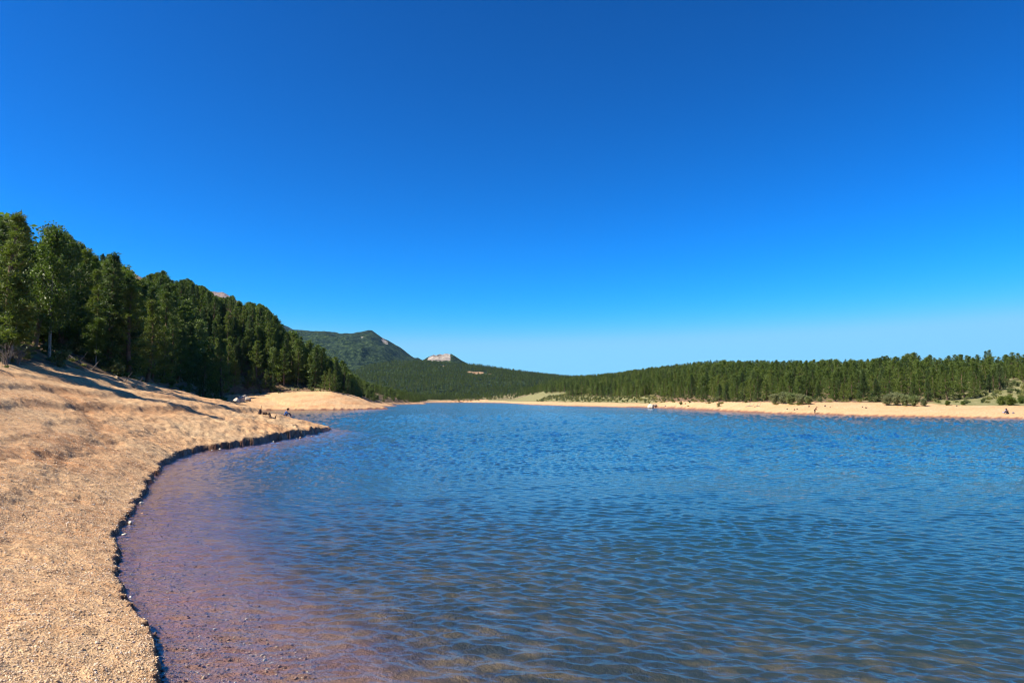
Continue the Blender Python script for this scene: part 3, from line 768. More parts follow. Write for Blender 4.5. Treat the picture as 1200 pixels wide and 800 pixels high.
def scatter(name, coll, P, scl, rot, idx, kind_label, tag='label'):
    me = bpy.data.meshes.new(name); me.vertices.add(len(P)); me.vertices.foreach_set("co", np.asarray(P, np.float32).ravel()); me.update()
    a = me.attributes.new("scl", 'FLOAT_VECTOR', 'POINT'); a.data.foreach_set("vector", np.asarray(scl, np.float32).ravel())
    a = me.attributes.new("rot", 'FLOAT_VECTOR', 'POINT'); a.data.foreach_set("vector", np.asarray(rot, np.float32).ravel())
    a = me.attributes.new("idx", 'INT', 'POINT'); a.data.foreach_set("value", np.asarray(idx, np.int32))
    ng = bpy.data.node_groups.new(name, 'GeometryNodeTree')
    ng.interface.new_socket("Geometry", in_out='INPUT', socket_type='NodeSocketGeometry'); ng.interface.new_socket("Geometry", in_out='OUTPUT', socket_type='NodeSocketGeometry')
    N = ng.nodes; gi = N.new('NodeGroupInput'); go = N.new('NodeGroupOutput'); ip = N.new('GeometryNodeInstanceOnPoints'); ci = N.new('GeometryNodeCollectionInfo')
    ci.inputs['Collection'].default_value = coll; ci.inputs['Separate Children'].default_value = True; ci.inputs['Reset Children'].default_value = True
    ip.inputs['Pick Instance'].default_value = True
    def na(nm, typ):
        n_ = N.new('GeometryNodeInputNamedAttribute'); n_.data_type = typ; n_.inputs['Name'].default_value = nm; return n_.outputs[0]
    L = ng.links.new
    L(gi.outputs[0], ip.inputs['Points']); L(ci.outputs[0], ip.inputs['Instance']); L(na("idx", 'INT'), ip.inputs['Instance Index'])
    L(na("rot", 'FLOAT_VECTOR'), ip.inputs['Rotation']); L(na("scl", 'FLOAT_VECTOR'), ip.inputs['Scale']); L(ip.outputs[0], go.inputs[0])
    o = link(name, me, kind='stuff'); o['label'] = kind_label
    md = o.modifiers.new("scatter", 'NODES'); md.node_group = ng
    return o
def forest(name, rows, label):
    rows = np.array([(r[0], r[1], r[2] - .1, r[6], {'pine': random.randrange(3), 'spruce': 3 + random.randrange(2), 'aspen': 5}[r[7]]) for r in rows])
    s = rows[:, 3] / 10; n = len(s)
    scl = np.stack([1.6*s**.85, 1.6*s**.85, s], 1); rot = np.zeros((n, 3)); rot[:, 2] = rng.uniform(0, 6.28, n)
    return scatter(name, lod, rows[:, :3], scl, rot, rows[:, 4], label)
forest("forest", [r for r in rest if r[5]], "dense dark conifer wood covering the slope above the left bank")
# hillsides beyond the lake
x, y = jgrid(-900, 1500, 1200, 2750, 10.5, 15); pxx = px_of(x, y)
m = (pxx > 400) & (pxx < 1280); x, y, pxx = x[m], y[m], pxx[m]
z = Hn(x, y); sk = HORIZ - (z - EYE) / y * FPX
m = (y < 2640) & ~((np.abs(pxx-560) < 11) & (np.abs(sk-437) < 1.8)) & ~((np.abs(pxx-434) < 4.5) & (np.abs(sk-423) < 3)) & ~((np.abs(pxx-520)<3.5) & (np.abs(sk-428.5)<1))
m &= (pxx < 720) & (rng.random(len(x)) > .2)
far = [[a, b, c, 0, 9, False, 4. + 5*random.random(), 'pine' if random.random() < .6 else ('spruce' if random.random() < .8 else 'aspen')] for a, b, c in zip(x[m], y[m], z[m])]
forest("forest", [r for r in rest if not r[5]] + far, "continuous conifer forest over the hills beyond the lake")
print("far forest", len(far))
#SMALL
# ------------------------------------------------------------------ finding the ground under a bearing
def hit(px, py, lo=4.5, hi=1500.):
    v = 400 - py; fy = FPX*math.cos(PITCH) - v*math.sin(PITCH); fz = FPX*math.sin(PITCH) + v*math.cos(PITCH)
    yy = np.geomspace(lo, hi, 1500); k = yy / fy
    xx = (px - 600) * k; zr = EYE + fz * k
    zg = np.maximum(Hn(xx, yy), 0)
    i = int(np.argmax(zg > zr)) if (zg > zr).any() else len(yy) - 1
    return Vector((xx[i], yy[i], zg[i]))

# ------------------------------------------------------------------ gravel
def rock_mesh(name, seed, mat, sub=2, flat=.65, rough=.28, sx=1., sy=1.):
    import bmesh
    g = random.Random(seed); bm = bmesh.new(); bmesh.ops.create_icosphere(bm, subdivisions=sub, radius=.5)
    off = Vector((g.uniform(-50, 50), g.uniform(-50, 50), g.uniform(-50, 50)))
    from mathutils import noise as mn
    for v in bm.verts:
        p = v.co.normalized()
        k = 1 + rough * mn.noise(p*1.3 + off) * 1.6 + rough * .5 * mn.noise(p*3.1 + off)
        v.co = Vector((p.x*.5*k*sx, p.y*.5*k*sy, p.z*.5*k*flat))
    for i in range(5):     # facets
        n = Vector((g.gauss(0, 1), g.gauss(0, 1), g.gauss(0, .7) + .3)).normalized(); lim = g.uniform(.30, .42)
        for v in bm.verts:
            q = Vector((v.co.x/sx, v.co.y/sy, v.co.z/flat)); dd = q.dot(n) - lim
            if dd > 0: q -= n*dd*.85; v.co = Vector((q.x*sx, q.y*sy, q.z*flat))
    me = bpy.data.meshes.new(name); bm.to_mesh(me); bm.free(); me.materials.append(mat)
    me.polygons.foreach_set("use_smooth", [sub > 2] * len(me.polygons)); return me
def stone_material(name, a, b, sc=14., wet=0.):
    m = NT(name); n = m.noise(sc, 6, .7); r = m.n("ObjectInfo").outputs['Random']
    c = m.ramp(n, [(.32, a), (.66, b)])
    c = m.mix(1., c, m.ramp(r, [(0, (.8,.78,.76)), (1, (1.12,1.08,1.0))]), 'MULTIPLY')
    return m.done(c, .85 - wet*.5, m.bump(n, .02, .7), .3)
m = NT("gravel_stone"); r = m.n("ObjectInfo").outputs['Random']
c = m.ramp(r, [(0, (.34,.21,.13)), (.25, (.55,.38,.23)), (.55, (.66,.48,.30)), (.8, (.72,.58,.42)), (.93, (.45,.30,.24)), (1., (.80,.74,.64))])
c = m.mix(m.ramp(m.noise(60, 4, .7), [(.4, (0,0,0)), (.65, (1,1,1))]), c, m.mix(1., c, (.7,.66,.62), 'MULTIPLY'))
M_GRAVEL = m.done(c, .9, None, .2)
m = NT("bed_stone"); r = m.n("ObjectInfo").outputs['Random']
M_BEDSTONE = m.done(m.ramp(r, [(0, (.08,.045,.035)), (.4, (.15,.08,.06)), (.75, (.24,.14,.10)), (.93, (.35,.25,.15)), (1., (.45,.38,.30))]), .6, None, .3)
stones = bpy.data.collections.new("gravel_kinds"); bstones = bpy.data.collections.new("bed_kinds")
for i in range(4):
    stones.objects.link(bpy.data.objects.new("g%d" % i, rock_mesh("g%d" % i, 30+i, M_GRAVEL, 1, .62, .35, 1, .8)))
    bstones.objects.link(bpy.data.objects.new("h%d" % i, rock_mesh("h%d" % i, 40+i, M_BEDSTONE, 1, .55, .35, 1, .8)))
def pebbles(n, lo, hi, pxlo, pxhi, smin, smax, seed, size, coll, name, label):
    g = np.random.default_rng(seed)
    d = lo * (hi/lo) ** (g.random(n) ** .9); p = g.uniform(pxlo, pxhi, n); x = (p - 600)/FPX*d
    px, dd, s, t, zt, inT, left = fields(x, d)
    m = (s > smin) & (s < smax) & (x < 0)
    dens = .5 + .5*fbm(x*.6, d*.6, 3, 77); m &= g.random(n) < dens * 1.25
    x, d = x[m], d[m]; z = Hn(x, d); k = len(x)
    sz = size(g, d, k)
    sc = np.stack([sz, sz * g.uniform(.7, 1, k), sz * g.uniform(.6, 1.1, k)], 1)
    rot = np.stack([g.normal(size=k)*.35, g.normal(size=k)*.35, g.uniform(0, 6.28, k)], 1)
    print(name, k)
    return scatter(name, coll, np.stack([x, d, z + sz*.12], 1), sc, rot, g.integers(0, 4, k), label)
pebbles(260000, 6.5, 42, -40, 420, .02, 60, 50, lambda g, d, k: np.clip(.014 * np.exp(g.normal(size=k)*.42), .007, .06) * (1 + d*.028), stones, "gravel", "coarse tan gravel covering the left sandy bank")
pebbles(60000, 5.5, 30, 120, 520, -1.7, .04, 51, lambda g, d, k: np.clip(.016 * np.exp(g.normal(size=k)*.6), .007, .07), bstones, "gravel", "reddish gravel lying on the lake bed in the shallows")

# ------------------------------------------------------------------ low growth along the forest edges
tufts = bpy.data.collections.new("undergrowth_kinds")
M_TUFT = leaf_material("dry_grass", (.16,.17,.06), (.24,.22,.09), (.12,.15,.05), .3, .7)
M_BUSH = leaf_material("low_bush", (.07,.10,.035), (.13,.15,.07), (.17,.17,.09), .3, .6)
for i in range(3):
    g = np.random.default_rng(60+i); cen = g.normal(size=(14, 3)) * [.22, .22, .02]; q = blades(cen, np.tile([0, 0, 1.8], (14, 1)), np.full(14, .55), 9, .10, g)
    tufts.objects.link(bpy.data.objects.new("a%d" % i, crown_mesh("a%d" % i, q, M_TUFT)))
for i in range(3):
    T, q = make_broadleaf(70+i, 1.0, .62, 14, 3, 12, .2, .16, 3, .02)
    tufts.objects.link(bpy.data.objects.new("b%d" % i, crown_mesh("b%d" % i, q, M_BUSH)))
def undergrowth(label, x, y, sz, idx, name="undergrowth"):
    z = Hn(x, y); k = len(x); g = np.random.default_rng(k)
    sc = np.stack([sz, sz, sz * g.uniform(.7, 1.1, k)], 1); rot = np.zeros((k, 3)); rot[:, 2] = g.uniform(0, 6.28, k)
    return scatter(name, tufts, np.stack([x, y, z - .03], 1), sc, rot, idx, label)
g = np.random.default_rng(80)
x, y = jgrid(-20, 330, 95, 620, 1.9, 81); px, d, s, t, zt, inT, left = fields(x, y)
e = np.where(inT, -t, t); m = (~left) & (px > 480) & (px < 1290) & (e > -5) & (e < np.interp(px, [480, 760, 800, 1100, 1150, 1290], [60, 40, 14, 14, 60, 60]))
m &= g.random(len(x)) < np.where(e < -1, .10, .42)
x, y, e = x[m], y[m], e[m]; k = len(x); bush = g.random(k) < .45
undergrowth("dry grass and low bushes between the far beach and the wood", x, y, np.where(bush, g.uniform(.5, 1.5, k), g.uniform(.7, 1.6, k)), np.where(bush, g.integers(3, 6, k), g.integers(0, 3, k)))
x, y = jgrid(-130, -20, 28, 330, 1.25, 82); px, d, s, t, zt, inT, left = fields(x, y)
e = np.where(inT, -t, t); m = left & (px > -60) & (px < 440) & (e > -1.6) & (e < 9) & (g.random(len(x)) < np.where(e < 0, .12, .5))
x, y = x[m], y[m]; k = len(x); bush = g.random(k) < .4
undergrowth("dry grass and seedlings along the edge of the left wood", x, y, np.where(bush, g.uniform(.4, 1.2, k), g.uniform(.25, .7, k)), np.where(bush, g.integers(3, 6, k), g.integers(0, 3, k)))

# ------------------------------------------------------------------ shrubs that stand apart
def shrub(kind, px, py, hpx, label, name="shrub", group=None, wide=1.):
    p = hit(px, py); h = hpx * p.y / FPX * (.8 if kind == 'willow' else .9)
    return plant((kind, random.randrange(2)), name, p.x, p.y, p.z - .05, h, label, "shrub" if name == "shrub" else CATS[name.replace('_tree', '')] if name.replace('_tree', '') in CATS else "tree", group, wide=wide)
GW = "grey green willow shrubs behind the far beach"
for i, (px, py, hp) in enumerate([(908,473.5,15),(918,473.5,17),(927,474,18),(938,474.5,16),(948,474,12)]):
    shrub('willow', px, py, hp, "grey green willow shrub in the thicket left of the standing figure, behind the far beach", group=GW + " left", wide=1.25)
for i, (px, py, hp) in enumerate([(1040,475,16),(1050,475.5,19),(1061,475.5,17),(1071,476,15),(1083,476,11)]):
    shrub('willow', px, py, hp, "grey green willow shrub in the thicket right of the standing figure, behind the far beach", group=GW + " right", wide=1.25)
shrub('juniper', 1173.5, 474.5, 11, "round green bush standing alone above the seated visitor", wide=1.3)
shrub('juniper', 1184.5, 475, 12, "dark round bush beside its twin at the right end of the far beach", wide=1.3)
shrub('juniper', 1197, 473, 9, "small green bush at the grassy slope by the picture's right edge", wide=1.2)
shrub('juniper', 1110, 475, 6, "low brownish bush at the top of the far beach between the willows and the bushes", wide=1.3)
shrub('juniper', 1129, 474.5, 5, "lowest green bush just left of the lone dark conifer on the far beach", wide=1.4)

# ------------------------------------------------------------------ stones, boulders, driftwood
M_WHITE = stone_material("white_stone", (.40,.36,.30), (.74,.70,.62))
M_GREENISH = stone_material("greenish_stone", (.35,.42,.16), (.70,.72,.42))
M_ORANGE = stone_material("orange_stone", (.45,.24,.14), (.66,.42,.28))
M_GREY = stone_material("grey_stone", (.16,.14,.13), (.38,.34,.30), 3.)
M_PALEB = stone_material("pale_boulder", (.46,.38,.31), (.68,.60,.52), 2.5)
def stone(px, py, wpx, label, mat, seed, flat=.7, name="stone", cat="stone", group=None, z=None, sy=.8, sink=.18):
    if z is None: p = hit(px, py)
    else: p = Vector((*at(px, py, z), z))
    wd = wpx * p.y / FPX
    me = rock_mesh(name, seed, mat, 3, flat, .3, 1., sy); o = link(name, me, label=label, category=cat, group=group)
    o.scale = (wd, wd, wd); o.location = (p.x, p.y, p.z + wd*flat*(.5 - sink)); o.rotation_euler = (0, 0, seed * 1.7); return o
for i, (px, py, wp, mat, lab) in enumerate([
  (177,756,10,M_WHITE,"large white rounded stone at the waterline, biggest of the near ones"),
  (168,736,8,M_GREENISH,"pale green stone just above the big white one at the waterline"),
  (173,744,4.5,M_ORANGE,"small reddish stone between the green and the big white stone"),
  (161,722,4.5,M_WHITE,"small cream stone up the shore from the pale green one"),
  (153,700,3.5,M_WHITE,"tiny whitish stone where the near bank bends"),
  (146.5,627,7,M_WHITE,"flat whitish stone lying in the shallows nearest the bank's inner bend"),
  (153,614,6.5,M_WHITE,"bright white angular stone in the shallows by the dark bank"),
  (165.5,589.5,6,M_WHITE,"flat white stone touching the bank midway up the near shore"),
  (166.5,602,2.6,M_ORANGE,"tiny pinkish stone lying out in the shallow water"),
  (180,564,4,M_WHITE,"small grey white stone under the bank above the midway stone"),
  (198,541,3.4,M_WHITE,"small pale stone under the bank where the shore turns toward the point"),
  (248.5,527.8,5,M_WHITE,"flat white stone lying off the near side of the sandy point"),
  (258,526.8,4.5,M_WHITE,"bright white stone right of the flat one off the sandy point"),
  (320.5,518,3.4,M_WHITE,"pale round stone in the water below the point's dark bank"),
  (347.5,514,2.6,M_WHITE,"small pale stone left of the orange one near the tip of the point"),
  (351.8,513.4,4.6,M_ORANGE,"upright orange brown stone in the water near the tip of the point"),
  (365,511,2.2,M_WHITE,"last tiny white stone before the tip of the sandy point")]):
    stone(px, py, wp * (.62 if py < 570 else .9), lab, mat, 500+i, .75 if i not in (5, 7, 11) else .42, z=-.02, sink=.12)
for i, (px, py, wp, fl, mat, lab) in enumerate([
  (276.5,471.5,11,.7,M_PALEB,"pale boulder at the left of the rock cluster under the trees"),
  (283,471,13,.8,M_PALEB,"brightest pale boulder in the middle of the rock cluster under the trees"),
  (289.5,469.8,11,.65,M_GREY,"grey boulder at the right of the rock cluster under the trees"),
  (286,468.5,12,.6,M_GREY,"dark grey slab boulder behind the brightest pale one in the rock cluster")]):
    stone(px, py, wp*.8, lab, mat, 560+i, fl, "boulder", "boulder", None, sink=.2)
stone(763, 478.4, 8.5, "large pale pinkish boulder standing at the far waterline", M_PALEB, 580, .75, "boulder", "boulder", sy=.8)
stone(768.5, 477.5, 4.5, "brown grey boulder touching the large pale one at the far waterline", M_GREY, 581, .9, "boulder", "boulder")
stone(780, 476.3, 2.2, "small dark rock on the far sand right of the boulders", M_GREY, 582, .9, "rock", "rock")
M_DARKR = stone_material("dark_rock", (.07,.055,.045), (.20,.16,.12), 4.)
for i, (px, py, wp, lab) in enumerate([(931,480.8,2.2,"left of two dark rocks on the beach left of the standing figure"),(934.3,480.4,2.4,"right of two dark rocks on the beach left of the standing figure"),
  (922.5,479.8,1.8,"small brown rock alone further left of the paired dark rocks"),(967,476.6,2.6,"brown rock near the top of the beach right of the standing figure"),(973,477.8,1.8,"small rock lower right of the brown rock past the standing figure"),
  (1010.8,477.8,2.0,"left of two dark rocks below the right willow thicket"),(1014.8,478.6,2.3,"right of two dark rocks below the right willow thicket"),
  (1121,476.4,2.4,"dark rock at the beach top left of the lone conifer"),(948.5,477,2.8,"flat brown rock at the beach top above the standing figure")]):
    stone(px, py, wp, lab, M_DARKR, 600+i, .8, "rock", "rock")

def log(path, r, label, name="driftwood_log", cat="driftwood", mat=None, twigs=(), group=None):
    T = Mesh(); n = len(path); T.add(tube(path, [r*(1-.6*i/(n-1)) for i in range(n)], 8))
    for tp, tr in twigs: T.add(tube(tp, [tr, tr*.75, tr*.35], 5))
    me = T.build(name, mat or M_DEAD); c = Vector(path[0])
    me.transform(Matrix.Translation(-c)); o = link(name, me, label=label, category=cat, group=group); o.location = c; return o
def onground(px, py, up=.1): p = hit(px, py); p.z += up; return p
def ground_log(pts, r, label, **kw):
    P = [onground(*p, r*.6) for p in pts]
    tw = []
    for k in range(kw.pop('ntw', 2)):
        b = P[min(k+1, len(P)-1)]; tw.append(([b, b + Vector((.5*r*6, .1, r*5)), b + Vector((.9*r*6, .2, r*9))], r*.4))
    return log(P, r, label, twigs=tw, **kw)
ground_log([(874,477),(878,476.4),(882,476.8)], .12, "weathered driftwood log on the far beach, the left of two")
ground_log([(884,477),(887,476.2),(890,476.6)], .12, "weathered driftwood log on the far beach, the right of two")
ground_log([(81,418),(93,425),(108,434)], .10, "long grey fallen log at the edge of the left wood")
ground_log([(133,440),(146,448),(158,455)], .09, "grey fallen log further down the edge of the left wood")
# dark forked driftwood and the bag near the seated angler
b = hit(314, 486.8); yb = b.y
def near(px, py): return Vector(((px-600)/FPX*yb*1.003, yb, EYE + (HORIZ - py)/FPX*yb))
def lay(px, dy, up): x_ = (px-600)/FPX*(yb+dy); return Vector((x_, yb+dy, H1(x_, yb+dy) + up))
M_DARKW = bark_material("dark_wet_wood", (.035,.022,.018), (.10,.065,.05), 6)
P = [lay(309.8, 0, .10), lay(313.5, 0, .13), lay(317.2, -.2, .14), lay(319.2, -1.6, .10), lay(321.4, -2.2, .08), lay(323.6, -1.8, .13)]
log(P, .15, "dark crooked branch of driftwood lying on the sandy point", mat=M_DARKW, twigs=[([P[5], lay(324.6, -1.8, .3), lay(325.4, -1.8, .5)], .06), ([P[5], lay(325, -2., .12), lay(325.8, -2.4, .05)], .05)])
p = lay(306.2, .6, 0)
T = bpy.data.objects.new("backpack", None); COL.objects.link(T); T.location = p; T['label'] = "small dark backpack with a rod tube sticking up, on the sandy point"; T['category'] = "backpack"
M_BAG = NT("dark_canvas"); M_BAG = M_BAG.done((.03,.022,.03), .8, None, .2)
import bmesh
def soft_box(sx, sy, sz, taper=.7, mat=None, name="bag_body", z0=0.):
    bm = bmesh.new(); bmesh.ops.create_cube(bm, size=1)
    for v in bm.verts:
        k = taper if v.co.z > 0 else 1.
        v.co = Vector((v.co.x*sx*k, v.co.y*sy*k, (v.co.z+.5)*sz + z0))
    bmesh.ops.subdivide_edges(bm, edges=bm.edges[:], cuts=2, use_grid_fill=True)
    bmesh.ops.bevel(bm, geom=[e for e in bm.edges if e.calc_face_angle(0) > 1.0], offset=min(sx, sy)*.18, segments=3, affect='EDGES')
    me = bpy.data.meshes.new(name); bm.to_mesh(me); bm.free(); me.materials.append(mat); me.polygons.foreach_set("use_smooth", [True]*len(me.polygons)); return me
link("bag_body", soft_box(.30, .22, .46, .55, M_BAG), T)
link("pocket", soft_box(.22, .07, .2, .9, M_BAG, "pocket", .04), T).location = (0, -.14, 0)
tt = Mesh(); tt.add(tube([(.06, 0, .3), (.10, 0, .6), (.13, 0, .82)], [.022, .02, .012], 6)); link("rod_tube", tt.build("rod_tube", M_BAG), T)
for sx in (-1, 1):
    tt = Mesh(); tt.add(tube([(sx*.08, .10, .42), (sx*.09, .16, .28), (sx*.09, .11, .08)], [.014, .014, .014], 5)); link("strap", tt.build("strap", M_BAG), T)

# bare bush at the left edge
def bare_bush(px, py, h, label, seed):
    g = random.Random(seed); p = hit(px, py); T = Mesh()
    for k in range(9):
        a = g.uniform(0, 6.28); sp = g.uniform(.1, .45) * h; hh = h * g.uniform(.6, 1)
        b0 = Vector((g.uniform(-.15, .15), g.uniform(-.15, .15), -.05)); e1 = b0 + Vector((math.cos(a)*sp*.4, math.sin(a)*sp*.4, hh*.5)); e2 = b0 + Vector((math.cos(a)*sp, math.sin(a)*sp, hh))
        T.add(tube([b0, e1, e2], [.035, .022, .006], 5))
        for j in range(6):
            t = g.uniform(.3, .95); q = e1.lerp(e2, t) if t > .5 else b0.lerp(e1, t*2); aa = g.uniform(0, 6.28); L = g.uniform(.3, .8)
            T.add(tube([q, q + Vector((math.cos(aa)*L*.5, math.sin(aa)*L*.5, L*.45)), q + Vector((math.cos(aa)*L, math.sin(aa)*L, L*.7))], [.012, .008, .003], 4))
    o = link("bare_bush", T.build("bare_bush", M_DEAD), label=label, category="bush"); o.location = p
bare_bush(6, 428, 1.5, "leafless grey bush at the far left edge of the wood", 1)
bare_bush(21, 428, 1.1, "leafless twiggy bush just right of the taller bare one", 2)

# ------------------------------------------------------------------ people
def skin_mesh(name, J, E, mat, sub=2):
    """one continuous skin over a skeleton: J = {joint: (pos, rx, ry)}, root first"""
    keys = list(J); me = bpy.data.meshes.new(name)
    me.from_pydata([J[k][0] for k in keys], [(keys.index(a), keys.index(b)) for a, b in E], [])
    ob = bpy.data.objects.new(name, me); COL.objects.link(ob)
    md = ob.modifiers.new("skin", 'SKIN'); md.use_smooth_shade = True
    sv = me.skin_vertices[0].data if me.skin_vertices else None
    if sv is None:
        me.attributes.new  # never reached in 4.5
    for i, k in enumerate(keys):
        sv[i].radius = (J[k][1], J[k][2] if len(J[k]) > 2 else J[k][1]); sv[i].use_root = (i == 0)
    sb = ob.modifiers.new("sub", 'SUBSURF'); sb.levels = sub; sb.render_levels = sub
    dg = bpy.context.evaluated_depsgraph_get(); dg.update()
    new = bpy.data.meshes.new_from_object(ob.evaluated_get(dg)); bpy.data.objects.remove(ob)
    new.name = name; new.materials.clear(); new.materials.append(mat)
    new.polygons.foreach_set("use_smooth", [True]*len(new.polygons)); return new
def cloth(name, c):
    m = NT(name); n = m.noise(30, 4, .6); cc = m.mix(n, tuple(v*.8 for v in c), tuple(min(1, v*1.2) for v in c)); return m.done(cc, .85, m.bump(n, .01, .5), .15)
M_SKIN = cloth("skin", (.45,.26,.18)); M_HAIR = cloth("dark_hair", (.035,.022,.015))
def person(pose, loc, rot, label, top, bottom, hairm, scale=1., hat=None):
    root = bpy.data.objects.new("person", None); COL.objects.link(root); root.location = loc; root.rotation_euler = (0, 0, rot); root.scale = (scale,)*3
    root['label'] = label; root['category'] = "person"
    V3 = Vector
    P = {k: V3(v) for k, v in pose.items()}
    def mid(a, b, t=.5): return P[a].lerp(P[b], t)
    J = {'pelvis': (P['pelvis'], .13, .10), 'waist': (mid('pelvis', 'chest', .45), .12, .09), 'chest': (P['chest'], .155, .10), 'neck': (P['neck'], .055), 'jaw': (P['neck'].lerp(P['head'], .55), .065, .07), 'head': (P['head'], .082, .095), 'crown_': (P['head'] + (P['head']-P['neck']).normalized()*.09, .055, .06),
         'nose': (P['head'] + P['face']*.112 - V3((0, 0, .015)), .014)}
    E = [('pelvis','waist'),('waist','chest'),('chest','neck'),('neck','jaw'),('jaw','head'),('head','crown_'),('head','nose')]
    for s_ in 'lr':
        J['sh'+s_] = (P['sh'+s_], .058); J['el'+s_] = (P['el'+s_], .042); J['wr'+s_] = (P['wr'+s_], .028)
        hd = (P['wr'+s_] - P['el'+s_]).normalized(); J['palm'+s_] = (P['wr'+s_] + hd*.07, .038, .02)
        side = hd.cross(V3((0, 0, 1))).normalized()
        E += [('chest','sh'+s_),('sh'+s_,'el'+s_),('el'+s_,'wr'+s_),('wr'+s_,'palm'+s_)]
        J['hip'+s_] = (P['hip'+s_], .088); J['kn'+s_] = (P['kn'+s_], .060); J['an'+s_] = (P['an'+s_], .040); J['toe'+s_] = (P['toe'+s_], .036, .025)
        E += [('pelvis','hip'+s_),('hip'+s_,'kn'+s_),('kn'+s_,'an'+s_),('an'+s_,'toe'+s_)]
        for q, (off, ln) in enumerate(((-.028,.075),(-.010,.085),(.009,.08),(.027,.065))):
            b_ = P['wr'+s_] + hd*.09 + side*off; J['f%d%s' % (q, s_)] = (b_ + hd*ln*.5, .009); J['g%d%s' % (q, s_)] = (b_ + hd*ln - V3((0, 0, ln*.35)), .0075)
            E += [('palm'+s_, 'f%d%s' % (q, s_)), ('f%d%s' % (q, s_), 'g%d%s' % (q, s_))]
        J['th'+s_] = (P['wr'+s_] + hd*.06 + side*-.055, .010); E += [('palm'+s_, 'th'+s_)]
    link("body", skin_mesh("body", J, E, M_SKIN), root)
    k = 1.18
    def sub(keys, names, ex=1.18):
        JJ = {q: (J[q][0], J[q][1]*ex, (J[q][2] if len(J[q]) > 2 else J[q][1])*ex) for q in keys}
        return JJ
    keys = ['chest','pelvis','waist','shl','shr','ell','elr','wrl','wrr']
    JJ = sub(keys, 0, 1.22); JJ['collar'] = (P['chest'].lerp(P['neck'], .7), .085, .08)
    link("jacket", skin_mesh("jacket", JJ, [('pelvis','waist'),('waist','chest'),('chest','collar'),('chest','shl'),('chest','shr'),('shl','ell'),('shr','elr'),('ell','wrl'),('elr','wrr')], top), root)
    JJ = sub(['pelvis','hipl','hipr','knl','knr','anl','anr'], 0, 1.2)
    link("trousers", skin_mesh("trousers", JJ, [('pelvis','hipl'),('pelvis','hipr'),('hipl','knl'),('hipr','knr'),('knl','anl'),('knr','anr')], bottom), root)
    for s_ in 'lr':
        a_, t_ = P['an'+s_], P['toe'+s_]
        link("shoe", skin_mesh("shoe", {'a': (a_ - V3((0, 0, .03)), .052), 'b': (a_.lerp(t_, .5) - V3((0, 0, .02)), .05, .035), 'c': (t_, .046, .03)}, [('a','b'),('b','c')], M_HAIR, 1), root)
    up = (P['head']-P['neck']).normalized(); bk = -P['face']
    link("hair", skin_mesh("hair", {'a': (P['head'] + up*.045 + bk*.025, .098, .10), 'b': (P['head'] - up*.02 + bk*.045, .085, .085), 'c': (P['head'] + up*.10 + bk*.01, .06, .06)}, [('b','a'),('a','c')], hairm, 2), root)
    return root
SIT = dict(pelvis=(0,0,.12), chest=(.14,0,.50), neck=(.24,0,.66), head=(.31,0,.78), face=(.9,0,-.35), shl=(.15,.20,.56), shr=(.15,-.20,.56), ell=(.33,.24,.34), elr=(.33,-.24,.34),
   wrl=(.53,.10,.42), wrr=(.53,-.08,.40), hipl=(.03,.10,.12), hipr=(.03,-.10,.12), knl=(.42,.16,.46), knr=(.44,-.16,.44), anl=(.66,.14,.08), anr=(.70,-.14,.07), toel=(.84,.16,.04), toer=(.88,-.16,.03))
BEND = dict(pelvis=(0,0,.86), chest=(.22,0,1.16), neck=(.36,0,1.30), head=(.46,0,1.38), face=(.8,0,-.5), shl=(.24,.19,1.22), shr=(.24,-.19,1.22), ell=(.36,.24,.96), elr=(.34,-.24,.96),
   wrl=(.52,.16,.82), wrr=(.50,-.14,.80), hipl=(0,.10,.82), hipr=(0,-.10,.82), knl=(.08,.13,.46), knr=(.0,-.13,.46), anl=(-.02,.14,.08), anr=(-.12,-.14,.08), toel=(.15,.16,.03), toer=(.05,-.16,.03))
M_BLUE = cloth("blue_jacket", (.05,.14,.42)); M_NAVY = cloth("dark_trousers", (.03,.035,.06)); M_BROWN = cloth("brown_jacket", (.14,.08,.05)); M_BLACK = cloth("black_jacket", (.03,.025,.03))
M_LBLUE = cloth("light_blue_cloth", (.35,.42,.75))
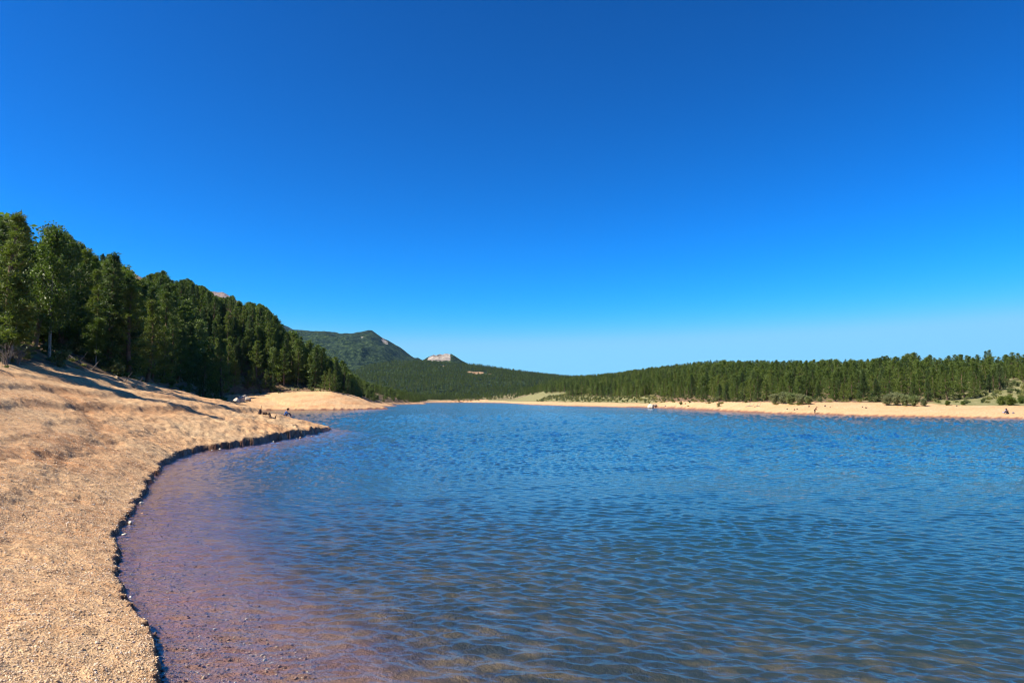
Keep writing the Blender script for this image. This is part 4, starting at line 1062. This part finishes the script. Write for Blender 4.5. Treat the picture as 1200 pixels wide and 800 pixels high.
ys_ = np.linspace(72, 100, 120); xs_ = (335 - 600) / FPX * ys_; zs_ = Hn(xs_, ys_); i_ = int(np.argmax((zs_ - EYE) / ys_)); i_ = max(0, i_ - 3)
p = Vector((xs_[i_], ys_[i_], zs_[i_])); print('sitter', p, HORIZ - (p.z - EYE) / p.y * FPX)
person(SIT, (p.x, p.y, p.z - .02), R(8), "person in blue jacket sitting hunched on the sandy point facing the water", M_BLUE, M_NAVY, M_HAIR, 1.0)
p = hit(955, 485.2)
person(BEND, p, R(-40), "person in brown standing bent at the far waterline", M_BROWN, M_BLACK, M_HAIR, .95)
p = hit(1181, 484.8)
person(SIT, (p.x, p.y, p.z - .02), R(200), "person in dark clothes sitting on the far beach beside a pale blue chair", M_BLACK, M_NAVY, M_HAIR, 1.0)
p = hit(1177, 484.6)
ch = bpy.data.objects.new("beach_chair", None); COL.objects.link(ch); ch.location = p; ch.rotation_euler = (0, 0, R(200)); ch['label'] = "low pale blue folding chair beside the seated person in dark clothes"; ch['category'] = "chair"
link("seat", soft_box(.52, .48, .04, 1., M_LBLUE, "seat", .22), ch)
bk = link("backrest", soft_box(.52, .05, .5, .95, M_LBLUE, "backrest"), ch); bk.location = (0, .24, .24); bk.rotation_euler = (R(-18), 0, 0)
M_METAL = NT("grey_tube"); M_METAL = M_METAL.done((.4,.4,.42), .35, None, .6)
for sx, sy in ((1,1),(1,-1),(-1,1),(-1,-1)):
    tt = Mesh(); tt.add(tube([(sx*.24, sy*.2, .23), (sx*.26, sy*.24, .1), (sx*.26, sy*.26, -.02)], [.014]*3, 6)); link("leg", tt.build("leg", M_METAL), ch)
p = hit(1187.5, 484.6)
bg_ = bpy.data.objects.new("beach_bag", None); COL.objects.link(bg_); bg_.location = p; bg_['label'] = "small grey bag on the sand right of the seated person in dark clothes"; bg_['category'] = "bag"
link("bag_body", soft_box(.38, .22, .28, .85, cloth("grey_cloth", (.25,.22,.24))), bg_)
for sy in (-.06, .06):
    tt = Mesh(); tt.add(tube([(-.1, sy, .26), (-.07, sy, .40), (.07, sy, .40), (.1, sy, .26)], [.01]*4, 5)); link("handle", tt.build("handle", M_BAG), bg_)
